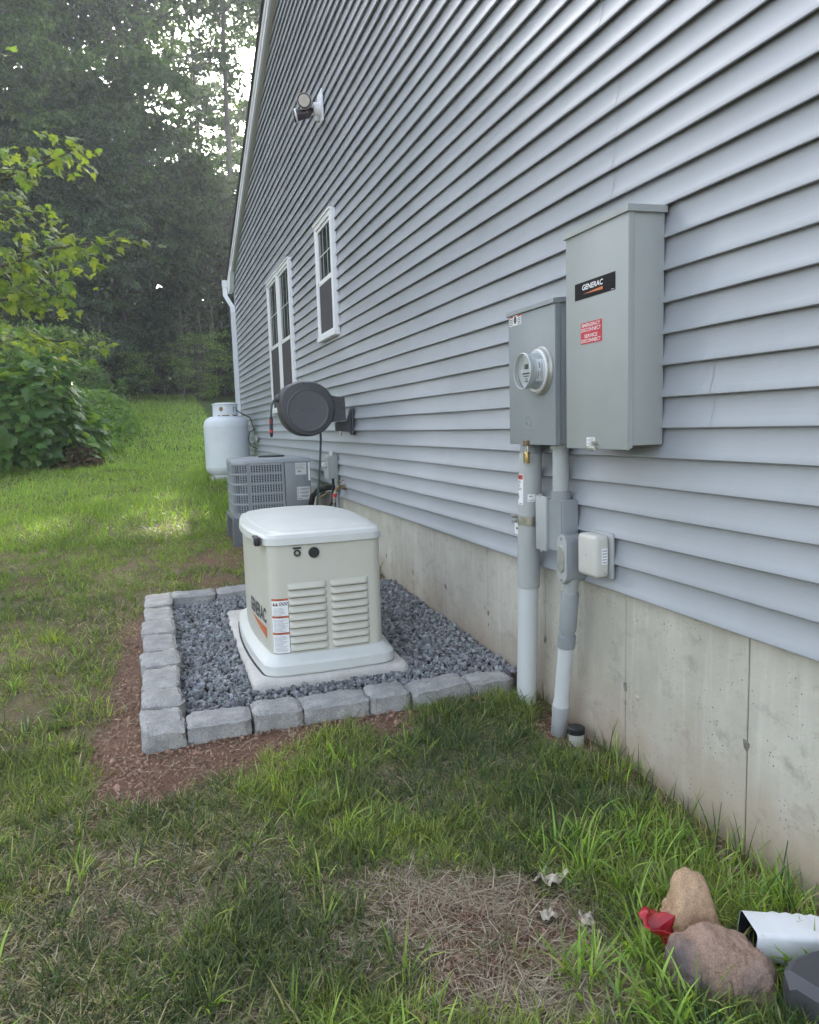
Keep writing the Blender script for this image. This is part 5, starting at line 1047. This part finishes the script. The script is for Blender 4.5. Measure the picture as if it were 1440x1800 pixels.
x = np.array([-.275, -.255, -.23, -.21, -.30, -.19]); y = np.array([1.262, 1.245, 1.25, 1.235, 1.225, 1.215]); parts.append(clumps(x, y, (4, 8), (.08, .16), (.006, .012), LIME, .015, (.05, .5), (.4, 1.4)))
x = rng.uniform(-.62, -.30, 22); y = rng.uniform(1.08, 1.27, 22); parts.append(clumps(x, y, (10, 20), (.07, .13), (.0035, .006), DARK, .02, (.05, .35), (.2, .9)))
x = rng.uniform(-.55, -.10, 62); y = rng.uniform(1.85, 2.95, 62); ok = np.hypot(x + .06, y - 2.62) > .16; parts.append(clumps(x[ok], y[ok], (18, 40), (.05, .125), (.0022, .004), DARK + LIME[3:], .030, (.05, .6), (.5, 1.7)))
x = rng.uniform(-1.2, -.3, 60); y = rng.uniform(1.9, 2.75, 60); ok = soil_mask(x, y) < .4; parts.append(clumps(x[ok], y[ok], (24, 50), (.06, .13), (.0022, .0038), DARK + [(0.10, .13, .075)], .032, (.1, .7), (.5, 1.6)))
x = rng.uniform(-.10, -.02, 26); y = rng.uniform(5.5, 6.2, 26); parts.append(clumps(x, y, (14, 24), (.12, .26), (.004, .006), DARK + LIME[:1], .03, (.0, .3), (.2, .8)))
x = -.03 - np.abs(rng.normal(0, .03, 34)); y = rng.uniform(1.2, 2.45, 34); parts.append(clumps(x, y, (3, 8), (.08, .20), (.003, .006), LIME[2:] + DARK, .02, (.0, .35), (.2, 1.0)))
x = rng.uniform(-4, -1.9, 260); y = rng.uniform(2.2, 8, 260); ok = visible(x, y) & (soil_mask(x, y) < .3); parts.append(clumps(x[ok], y[ok], (6, 12), (.06, .13), (.004, .007), LIME + DARK, .03))
v, f3, f4, c = join(parts)
tag(finish('weed_grass', raw_mesh('weed_grass', v, f3, f4, c, True), M['grass']), 'taller weedy grass clumps along the foundation and by the rocks', 'grass', kind='stuff')
# dead straw lying on the bare patch, the dug soil and through the lawn
def straw(n, x0, x1, y0, y1, dens, L=(.03, .11)):
    x, y = sample(n, x0, x1, y0, y1); ok = rng.random(len(x)) < dens(x, y); x, y = x[ok], y[ok]; n = len(x)
    base = np.array([(0.40, 0.35, 0.25), (0.30, 0.25, 0.17), (0.24, 0.17, 0.12), (0.48, 0.43, 0.33)])[rng.integers(0, 4, n)] * rng.uniform(.7, 1.2, (n, 1))
    return blades(x, y, zg(x, y) + rng.uniform(0, .012, n), rng.uniform(*L, n), rng.uniform(.0014, .003, n), rng.uniform(1.25, 1.6, n), rng.uniform(-.2, .35, n), base, 2)
parts = [straw(30000, -1.5, -.4, 1.0, 2.2, lambda x, y: thatch_mask(x, y) * (.28 + .6 * smooth(.4, .65, fbm(x, y, 6, 97)))), straw(9000, -2.1, -.3, 2.4, 5, lambda x, y: soil_mask(x, y) * .38), straw(70000, -2.7, 0, .9, 3.2, lambda x, y: (.18 + .75 * smooth(.52, .34, fbm(x, y, 2.6, 73))) * (1 - soil_mask(x, y)), (.015, .07)), straw(22000, -4, 0, 3.2, 7, lambda x, y: .6 * np.ones(len(x)), (.02, .08))]
x = rng.uniform(-.93, -.75, 10); y = rng.uniform(1.5, 1.75, 10); parts.append(clumps(x[:4], y[:4], (22, 40), (.03, .075), (.0015, .003), [(0.22, 0.10, 0.085), (0.28, .16, .12)], .016, (.1, .6), (.2, .8), 2))
v, f3, f4, c = join(parts)
tag(finish('dead_straw', raw_mesh('dead_straw', v, f3, f4, c, True), M['straw']), 'dead straw lying over bare soil and through the lawn', 'straw', kind='stuff')
x, y = sample(60000, -2.3, -.02, 1.0, 5.2); ok = rng.random(len(x)) < np.maximum(soil_mask(x, y), thatch_mask(x, y) * .5) * .9; x, y = x[ok], y[ok]; n = len(x)
sz = np.abs(rng.normal(.002, .0036, n)) + .0013; v, f, c = stones(n, np.stack([x, y, zg(x, y) + sz * .2], -1), sz, np.array([0.24, 0.147, 0.105]) * rng.uniform(.6, 1.5, (n, 1)), .3, (1, .9, .7))
tag(finish('soil_crumbs', raw_mesh('soil_crumbs', v, f3=f, col=c), M['gravel']), 'crumbs of red-brown soil dug up round the edging stones', 'soil', kind='stuff')

# ------------------------------------------------------------------ trees
def leaf_faces(P, D, N, L, Wd, droop=0.25):
    """one folded four-point leaf per row: P base, D direction, N face normal"""
    Sd = np.cross(D, N); Sd /= np.linalg.norm(Sd, axis=1)[:, None] + 1e-9
    tip = P + D * L[:, None] - N * (L * droop)[:, None]; mid = P + D * (L * .45)[:, None] + N * (L * .05)[:, None]
    v = np.stack([P, mid + Sd * Wd[:, None], tip, mid - Sd * Wd[:, None]], 1).reshape(-1, 3); b = np.arange(len(P)) * 4
    return v, np.concatenate([np.stack([b, b + 1, b + 2], -1), np.stack([b, b + 2, b + 3], -1)])
def tree_mesh(seed, H, r0, h0, spread, nb, leaf, lpt, tier=0.8, lean=0.0, twigs=15, flat=.25):
    """wood = trunk and limbs; leaves sit along side twigs in loose flat sprays, so the crown breaks into tiers with gaps"""
    g = np.random.default_rng(seed); wood = MB(); tp = []
    for i in range(9):
        t = i / 8; tp.append((lean * H * t * t + .25 * math.sin(seed + t * 5) * t, .25 * math.cos(seed * 2 + t * 4) * t, H * t * .96 - .5 * (i == 0)))
    wood.tube(tp, [r0 * (1.25 if i == 0 else (1 - .9 * (i / 8) ** 1.1)) for i in range(9)], 8)
    tpa = np.array(tp); LP, LD, LN, LL = [], [], [], []
    for i in range(nb):
        hf = h0 + (1 - h0) * ((i + g.random()) / nb) ** .9; az = i * 2.399 + g.normal(0, .4)
        base = np.array([np.interp(hf * 8, range(9), tpa[:, q]) for q in range(3)])
        prof = spread * (0.55 + .6 * math.sin(math.pi * min(1, (1 - hf) * 1.15 + .08))) * g.uniform(.6, 1.2) * (1 if hf < .9 else .6)
        up = 0.15 + .75 * hf + g.normal(0, .12); d = np.array([math.cos(az), math.sin(az), up]); d /= np.linalg.norm(d)
        pts = [base]; n = 6
        for s in range(n): d = d + np.array([g.normal(0, .10), g.normal(0, .10), -.10]); d /= np.linalg.norm(d); pts.append(pts[-1] + d * prof / n)
        pts = np.array(pts); wood.tube(pts.tolist(), [r0 * .30 * (1 - hf * .7) * (1 - .85 * s / n) + .008 for s in range(n + 1)], 5, False)
        for k in range(twigs):
            t = .18 + .82 * (k + g.random()) / twigs; p = np.array([np.interp(t * n, range(n + 1), pts[:, q]) for q in range(3)])
            dd = pts[min(n, int(t * n) + 1)] - pts[int(t * n) if t < 1 else n - 1]; dd /= np.linalg.norm(dd) + 1e-9
            sd = np.cross(dd, [0, 0, 1]); sd /= np.linalg.norm(sd) + 1e-9; sg = 1 if k % 2 else -1
            td = dd * g.uniform(.3, 1) + sd * sg * g.uniform(.3, 1.1) + np.array([0, 0, g.normal(-.08, .22)]); td /= np.linalg.norm(td)
            tl = prof * g.uniform(.16, .36) * (1.1 - .4 * t) + .25; m = int(lpt * g.uniform(.5, 1.4))
            u = g.random(m) ** .8; q = p + td * (u * tl)[:, None] - np.array([0, 0, 1]) * (u ** 2 * tl * .22)[:, None] + g.normal(0, .055 + .09 * tier, (m, 3)) * np.array([1, 1, flat + .25])
            ld = td * .6 + g.normal(0, .7, (m, 3)); ld[:, 2] -= .15; ld /= np.linalg.norm(ld, axis=1)[:, None]
            nn = np.array([0, 0, 1]) + g.normal(0, .55, (m, 3)); nn -= ld * (nn * ld).sum(1)[:, None]; nn /= np.linalg.norm(nn, axis=1)[:, None] + 1e-9
            LP.append(q); LD.append(ld); LN.append(nn); LL.append(np.full(m, leaf) * g.uniform(.7, 1.3, m))
    LP, LD, LN, LL = map(np.concatenate, (LP, LD, LN, LL)); v, f = leaf_faces(LP, LD, LN, LL, LL * .30)
    return wood, v, f, len(LP), g
PAL = {'dark': ((0.045, 0.072, 0.032), (0.060, 0.090, 0.036), (0.050, 0.078, 0.042)), 'mid': ((0.068, 0.11, 0.034), (0.085, 0.13, 0.038), (0.056, 0.095, 0.034)), 'blue': ((0.06, 0.095, 0.06), (0.07, 0.108, 0.066)), 'light': ((0.11, 0.17, 0.042), (0.125, 0.185, 0.05), (0.095, 0.15, 0.04))}
protos = {}
def proto(key, pal, **kw):
    wood, v, f, n, g = tree_mesh(**kw); wm = wood.mesh('trunk'); wm.materials.append(M['bark']); wm.polygons.foreach_set('use_smooth', [True] * len(wm.polygons))
    c = np.array(PAL[pal])[g.integers(0, len(PAL[pal]), n)] * g.uniform(.6, 1.5, (n, 1)); cm = raw_mesh('crown', v, f3=f, col=np.repeat(c, 4, 0)); cm.materials.append(M['leaf_wood']); protos[key] = (wm, cm)
proto('tall', 'dark', seed=1, H=23, r0=.24, h0=.36, spread=4.9, nb=52, leaf=.27, lpt=27, tier=.5, twigs=11)
proto('tall2', 'mid', seed=2, H=22, r0=.20, h0=.32, spread=4.7, nb=48, leaf=.28, lpt=25, lean=.05, tier=.5, twigs=11)
proto('layered', 'dark', seed=3, H=11, r0=.14, h0=.03, spread=4.2, nb=56, leaf=.24, lpt=26, flat=.0, tier=.3, twigs=13)
proto('under', 'mid', seed=8, H=7.5, r0=.10, h0=.02, spread=3.6, nb=44, leaf=.26, lpt=24, flat=.05, tier=.45, twigs=13)
proto('young', 'blue', seed=4, H=10, r0=.09, h0=.12, spread=3.0, nb=42, leaf=.13, lpt=40, flat=.05)
proto('feather', 'mid', seed=9, H=14, r0=.10, h0=.16, spread=3.4, nb=40, leaf=.17, lpt=34, flat=.0, tier=.3, twigs=13)
proto('open', 'mid', seed=5, H=25, r0=.19, h0=.64, spread=4.5, nb=38, leaf=.23, lpt=32, lean=-.03, tier=.55, twigs=11)
proto('shrub', 'light', seed=6, H=3.2, r0=.04, h0=.12, spread=1.5, nb=26, leaf=.13, lpt=14, twigs=9)
def plant(key, x, y, rz, s, name, label, cat, group):
    z = float(zg(x, y)); t = thing(name, (x, y, z), label, cat, group); t.rotation_euler = (0, 0, rz); t.scale = (s, s, s)
    for nm, me in zip(('trunk', 'crown'), protos[key]):
        o = bpy.data.objects.new(nm, me); COL.objects.link(o); o.parent = t
    return t
WG = 'trees of the wood behind the lawn'
woods = [('layered', -5.9, 31.4, 0.3, 1.0, 'low-branched dark tree at the wood edge, far left behind the maple'), ('layered', -2.4, 31.8, 2.1, 1.1, 'dark layered tree at the wood edge above the end of the weed bank'),
         ('layered', 1.2, 31.4, 4.0, .78, 'dark layered tree at the wood edge just left of the house corner'), ('layered', 4.6, 32.0, 1.0, .7, 'dark layered tree at the wood edge, half behind the house corner'),
         ('under', -4.2, 33.4, 0.4, 1.1, 'bushy dark understorey tree left of the middle of the wood'), ('under', -0.6, 33.6, 2.4, 1.1, 'bushy dark understorey tree in the middle of the wood'), ('under', 2.9, 33.8, 4.4, 1.0, 'bushy dark understorey tree near the downspout'),
         ('tall', -7.6, 34.0, 1.7, 1.0, 'tall dark tree at the left border of the wood'), ('tall', -1.2, 35.0, 3.3, 1.0, 'tallest dark tree in the middle of the wood'),
         ('tall2', -4.4, 34.2, 0.9, 1.0, 'tall mid-green tree between the layered trees on the left'), ('open', 2.3, 34.6, 2.7, 1.0, 'high-crowned tree behind the layered tree by the house corner'), ('open', 5.8, 35.6, 5.2, 1.0, 'high-crowned tree rising beside the roof edge'),
         ('open', -6.2, 30.8, 4.4, .85, 'thin tree with a high open crown, leftmost at the wood edge'), ('young', -3.3, 29.7, 2.0, .95, 'young blue-green tree left of the middle at the wood edge'),
         ('feather', -4.5, 29.6, 1.2, 1.0, 'feathery mid-green tree above the lit maple at the left of the wood'), ('young', -4.9, 28.8, 5.0, .8, 'small grey-green tree behind the lit maple branches')]
for key, x, y, rz, s, lab in woods: plant(key, x, y, rz, s, 'tree', lab, 'tree', WG)
for i, (x, y, k_, s_) in enumerate([(-10.5, 40, 'under', 1.5), (-6, 41, 'under', 1.4), (-2.5, 40, 'under', 1.4), (1.5, 40, 'under', 1.0), (5.5, 40, 'under', .9), (9, 41, 'under', .9), (-8.5, 45, 'tall', 1.1), (-3.4, 43, 'tall2', 1.1), (-6, 38, 'open', 1.0), (1.8, 44, 'open', 1.0), (8.5, 44, 'open', 1.0), (3.9, 40, 'tall2', .64), (2.7, 48, 'tall2', .78), (4.6, 47, 'under', 1.3), (-14, 44, 'tall', 1.0)]):
    plant(k_, x, y, i * 1.3, s_, 'tree', 'dim tree deep in the wood behind the front row', 'tree', 'trees deep in the wood')
for i, (x, y) in enumerate([(-13, 27), (-17, 20), (-19, 13), (-21, 6), (-20, -2), (-15, 31)]): plant(('tall2', 'layered', 'tall')[i % 3], x, y, i * 2.1, .9, 'tree', 'tree standing to the left of the lawn outside the picture', 'tree', 'trees left of the lawn')
for i, (x, y, s, lab) in enumerate(((-4.5, 18.6, .85, 'pale green shrub rising just behind the big-leaved bush'), (-4.0, 23.2, .8, 'loose light shrub behind the tall weeds at the left lawn edge'), (0.2, 28.6, .75, 'small light-green shrub at the wood edge left of the downspout'), (-2.0, 29.2, .55, 'low yellow-green shrub at the wood edge beyond the weed bank'), (1.9, 29.0, .5, 'low light-green shrub at the wood edge hidden partly by the downspout'))): plant('shrub', x, y, i * 2, s, 'shrub', lab, 'shrub', 'shrubs along the lawn and wood edge')
for i, (x, y) in enumerate(((-.4, 29.2), (.35, 29.4), (.75, 29.3), (1.5, 29.4))):
    z = float(zg(x, y)); t = thing('sapling', (x, y, z), ['pale thin sapling stem at the wood edge, leftmost of four', 'pale thin sapling stem, second of four from the left', 'pale thin sapling stem, third of four from the left', 'pale thin sapling stem nearest the downspout'][i], 'sapling', 'sapling stems at the wood edge')
    MB().tube([(x, y, z - .1), (x + .05, y, z + 1.2), (x + .02 - .1 * (i % 2), y, z + 3.4)], [.04, .032, .02], 7).build('stem', M['bark'], t)
# weed bank along the left side of the lawn
def bank(n, cx, cy, sx, sy, hgt, leaf, pal, seed, name, label):
    g = np.random.default_rng(seed); a = g.uniform(0, 2 * np.pi, n); rr = np.sqrt(g.random(n)); x = cx + sx * rr * np.cos(a); y = cy + sy * rr * np.sin(a)
    top = hgt * np.sqrt(np.maximum(0, 1 - rr ** 2.5)) * (.55 + .75 * fbm(x, y, 1.6, seed)); z = zg(x, y) + top * (1 - g.random(n) ** 1.8 * .75) + .03
    ld = g.normal(0, 1, (n, 3)) * np.array([1, 1, .4]); ld /= np.linalg.norm(ld, axis=1)[:, None]; nn = np.array([0, -.25, 1]) + g.normal(0, .5, (n, 3)); nn -= ld * (nn * ld).sum(1)[:, None]; nn /= np.linalg.norm(nn, axis=1)[:, None]
    L = leaf * g.uniform(.6, 1.4, n); v, f = leaf_faces(np.stack([x, y, z], -1), ld, nn, L, L * .32)
    c = np.array(pal)[g.integers(0, len(pal), n)] * g.uniform(.75, 1.3, (n, 1)); return finish(name, raw_mesh(name, v, f3=f, col=np.repeat(c, 4, 0)), M['grass'])
tag(bank(20000, -3.5, 20.3, 1.5, 4.6, 1.15, .12, [(0.12, 0.20, 0.05), (0.10, 0.17, 0.05), (0.14, 0.21, 0.06)], 91, 'weed_bank', ''), 'pale green weeds creeping onto the lawn below the bushes', 'weeds', kind='stuff')
def herb(x, y, h, n, seed, label):
    g = np.random.default_rng(seed); z0 = float(zg(x, y)); t = thing('tall_weed', (x, y, z0), label, 'weed', 'tall weeds behind the bush'); st = MB(); P = []; 
    for k in range(n):
        bx, by = x + g.normal(0, .22), y + g.normal(0, .25); hh = h * g.uniform(.65, 1.1); st.tube([(bx, by, z0 - .05), (bx + g.normal(0, .06), by, z0 + hh * .6), (bx + g.normal(0, .12), by, z0 + hh)], [.012, .009, .004], 5)
        for q in range(60): u = g.random() ** .7; P.append((bx + g.normal(0, .10 * (1.15 - u)), by + g.normal(0, .10), z0 + hh * (.1 + .9 * u)))
    st.build('stem', M['twig'], t); P = np.array(P) - np.array(t.location); m = len(P); ld = g.normal(0, 1, (m, 3)); ld[:, 2] = np.abs(ld[:, 2]) * .5; ld /= np.linalg.norm(ld, axis=1)[:, None]
    nn = np.array([0, 0, 1]) + g.normal(0, .5, (m, 3)); nn -= ld * (nn * ld).sum(1)[:, None]; nn /= np.linalg.norm(nn, axis=1)[:, None]; L = g.uniform(.09, .18, m); v, f = leaf_faces(P, ld, nn, L, L * .2)
    c = np.array([(0.085, 0.14, 0.06), (0.10, 0.16, 0.065), (0.07, 0.12, 0.05)])[g.integers(0, 3, m)]; finish('foliage', raw_mesh('foliage', v, f3=f, col=np.repeat(c, 4, 0)), M['grass'], t)
for i, (x, y, h, lab) in enumerate(((-2.75, 22.3, 1.35, 'tall leafy weed at the right end of the weed bank'), (-3.3, 22.0, 1.5, 'tallest leafy weed in the middle of the weed bank'), (-3.9, 21.2, 1.3, 'tall leafy weed close behind the big-leaved bush'), (-2.95, 20.6, .9, 'shorter leafy weed in front of the tall ones'))): herb(x, y, h, 12, 400 + i, lab)
# lobed leaves: maple and the big-leaved bush
def lobed(name, mt, shape, fold):
    pts = np.array(shape); pts = np.concatenate([pts, pts[::-1][1:-1] * [-1, 1]]); v = [(0.0, .30, 0.03)] + [(a, b, -abs(a) * fold - .12 * b * b) for a, b in pts]; n = len(pts)
    me = bpy.data.meshes.new(name); me.from_pydata(v, [], [(0, 1 + (i + 1) % n, 1 + i) for i in range(n)]); me.materials.append(mt)
    return me
MAPLE = [(0, 0), (.06, .04), (.30, -.05), (.27, .10), (.52, .22), (.34, .33), (.44, .58), (.24, .50), (.14, .55), (.13, .78), (0, 1.02)]
BROAD = [(0, 0), (.10, -.07), (.34, -.02), (.50, .20), (.40, .34), (.46, .56), (.22, .66), (.12, .86), (0, 1.05)]
def leafmesh(name, mt, shape, fold, tint):
    me = lobed(name, mt, shape, fold); a = me.color_attributes.new('Col', 'FLOAT_COLOR', 'POINT'); a.data.foreach_set('color', np.tile([*tint, 1.0], len(me.vertices)).astype(np.float32)); return me
def orient(o, p, d, n, s):
    d = Vector(d).normalized(); n = Vector(n); n = (n - d * n.dot(d)).normalized(); x_ = d.cross(n)
    o.matrix_local = Matrix.Translation(p) @ Matrix((x_, d, n)).transposed().to_4x4() @ Matrix.Scale(s, 4)
def leafy(root, specs, meshes, limit, mt, rest_name='crown'):
    """the largest 300 leaves in view as parts, the rest joined"""
    loc = Vector(root.location); rv, rf, rc = [], [], []; k = 0
    specs.sort(key=lambda s: -s[3])
    for i, (p, d, n, s) in enumerate(specs):
        me = meshes[i % len(meshes)]
        if i < limit: o = bpy.data.objects.new('leaf', me); COL.objects.link(o); o.parent = root; orient(o, Vector(p) - loc, d, n, s)
        else:
            d = Vector(d).normalized(); n = Vector(n); n = (n - d * n.dot(d)).normalized(); x_ = d.cross(n); q = Vector(p) - loc
            rv += [(q + (x_ * w.co.x + d * w.co.y + n * w.co.z) * s)[:] for w in me.vertices]; rf += [tuple(j + k for j in f.vertices) for f in me.polygons]; k += len(me.vertices)
            c = me.color_attributes['Col'].data[0].color; rc += [c[:3]] * len(me.vertices)
    if rv:
        me = raw_mesh(rest_name, np.array(rv), f3=np.array(rf), col=np.array(rc)); o = finish(rest_name, me, mt, root); o['kind'] = 'stuff'
mp = thing('maple_tree', (-4.35, 9.3, float(zg(-4.35, 9.3))), 'sunlit yellow-green maple reaching its branches in from the left', 'tree')
w_ = MB(); z0 = mp.location.z; w_.tube([(-4.35, 9.3, z0 - .2), (-4.3, 9.25, 2.0), (-4.15, 9.2, 4.2), (-4.1, 9.2, 6.2)], [.10, .08, .055, .02], 10)
mleaf = [leafmesh('leaf', M['leaf_maple'], MAPLE, f, t) for f, t in ((.12, (1, 1, 1)), (.3, (.8, .88, .9)), (-.1, (1.15, 1.1, 1)), (.2, (.65, .8, .9)))]
specs = []; g = np.random.default_rng(77)
brs = [((-4.25, 9.25, 2.2), (-2.2, 8.6, 3.55), 1.0), ((-4.25, 9.25, 1.75), (-1.85, 8.5, 2.62), 1.0), ((-4.25, 9.25, 1.7), (-2.35, 9.3, 2.45), .9), ((-4.2, 9.2, 2.6), (-2.75, 9.2, 3.0), .8), ((-4.2, 9.2, 1.6), (-2.45, 9.0, 2.06), .8), ((-4.2, 9.2, 1.3), (-2.2, 10.5, 1.75), .7), ((-4.2, 9.2, 3.2), (-3.1, 8.9, 4.9), .8)]
for a, b, s in brs:
    a, b = np.array(a), np.array(b); path = [a + (b - a) * t + np.array([0, 0, math.sin(t * 3.1) * .22]) + g.normal(0, .02, 3) for t in np.linspace(0, 1, 8)]; w_.tube(path, [.022 * (1 - .8 * q / 7) + .003 for q in range(8)], 6, False)
    for k in range(int(88 * s)):
        t = .38 + .62 * g.random() ** .8; p = np.array([np.interp(t * 7, range(8), [q[i] for q in path]) for i in range(3)]); off = g.normal(0, .19, 3) * np.array([1, 1.2, .38]); q = p + off; 
        if k % 3 == 0: w_.tube([p, p + off * .5 + [0, 0, .02], q], .0035, 4, False)
        for e in range(2): specs.append((q + g.normal(0, .05, 3), (g.normal(.35, .6), g.normal(-.2, .6), g.normal(-.45, .35)), (g.normal(0, .45), g.normal(-.3, .45), 1), g.uniform(.07, .14)))
leafy(mp, specs, mleaf, 300, M['leaf_maple']); w_.build('trunk', M['twig'], mp)
bs = thing('big_leaved_bush', (-3.80, 15.6, float(zg(-3.80, 15.6))), 'dense bush with very large lobed leaves at the left edge of the lawn', 'bush')
bleaf = [leafmesh('leaf', M['leaf_big'], BROAD, f, t) for f, t in ((.12, (1, 1, 1)), (.3, (.75, .85, .9)), (-.05, (1.25, 1.15, 1)), (.2, (.6, .72, .8)))]
specs = []; w_ = MB(); z0 = bs.location.z
for k in range(2000):
    a = g.uniform(0, 2 * math.pi); u = g.random(); ph = math.acos(1 - u * 1.0); rr = .74 + .3 * g.random() + .15 * math.sin(3 * a + 5 * ph) + .08 * math.sin(9 * a)
    p = np.array([-3.95 + 1.30 * rr * math.sin(ph + .12) * math.cos(a), 15.6 + 1.4 * rr * math.sin(ph + .12) * math.sin(a), z0 + .12 + 2.25 * rr * math.cos(ph) * (1 - .12 * max(0, math.cos(a)))])
    o_ = p - np.array([-3.95, 15.6, z0 + .5]); o_ /= np.linalg.norm(o_); specs.append((p, o_ * .6 + np.array([g.normal(0, .5), g.normal(0, .5), -.55 + g.normal(0, .25)]), o_ * .8 + np.array([g.normal(0, .3), g.normal(0, .3), .8]), g.uniform(.13, .30) * (1 if p[2] > z0 + .5 else .8)))
specs = [s for s in specs if s[0][1] < 16.3]
leafy(bs, specs, bleaf, 300, M['leaf_big'], 'foliage')
for k in range(12): a = g.uniform(0, 6.28); w_.tube([(-3.9 + .2 * math.cos(a), 15.6 + .2 * math.sin(a), z0 - .1), (-3.9 + .5 * math.cos(a), 15.6 + .5 * math.sin(a), z0 + 1.0), (-3.9 + .7 * math.cos(a), 15.6 + .8 * math.sin(a), z0 + 1.7)], [.02, .015, .008], 6, False)
w_.build('stem', M['twig'], bs)
g = np.random.default_rng(5); n = 900; a = g.uniform(0, 6.28, n); rr = np.sqrt(g.random(n)); x = -2.95 + .42 * rr * np.cos(a); y = 15.0 + .5 * rr * np.sin(a); z = zg(x, y) + .42 * (1 - rr ** 2) * g.random(n) + .03
ld = g.normal(0, 1, (n, 3)); ld /= np.linalg.norm(ld, axis=1)[:, None]; nn = np.cross(ld, g.normal(0, 1, (n, 3))); nn /= np.linalg.norm(nn, axis=1)[:, None]; L = g.uniform(.05, .13, n); v, f = leaf_faces(np.stack([x, y, z], -1), ld, nn, L, L * .35)
tag(finish('withered_plant', raw_mesh('withered_plant', v, f3=f, col=np.repeat(np.array([(0.16, 0.10, 0.06), (0.10, 0.075, 0.05), (.09, .10, .04)])[g.integers(0, 3, n)], 4, 0)), M['straw']), 'brown withered plant at the right foot of the big-leaved bush', 'plant')

# ------------------------------------------------------------------ haze under the trees
HZ = 0.0027
if HZ > 0:
    hm, hnt, hb = nodes('thin_haze'); hnt.nodes.remove(hb); pv = hnt.nodes.new('ShaderNodeVolumePrincipled'); pv.inputs['Color'].default_value = (0.86, 0.90, 0.95, 1); pv.inputs['Density'].default_value = HZ; pv.inputs['Anisotropy'].default_value = 0.5
    hnt.links.new(pv.outputs[0], hnt.nodes['Material Output'].inputs['Volume'])
    h = MB().box(-410, 410, -410, 410, -4, 34).build('haze', hm, None, None); tag(h, kind='stuff')
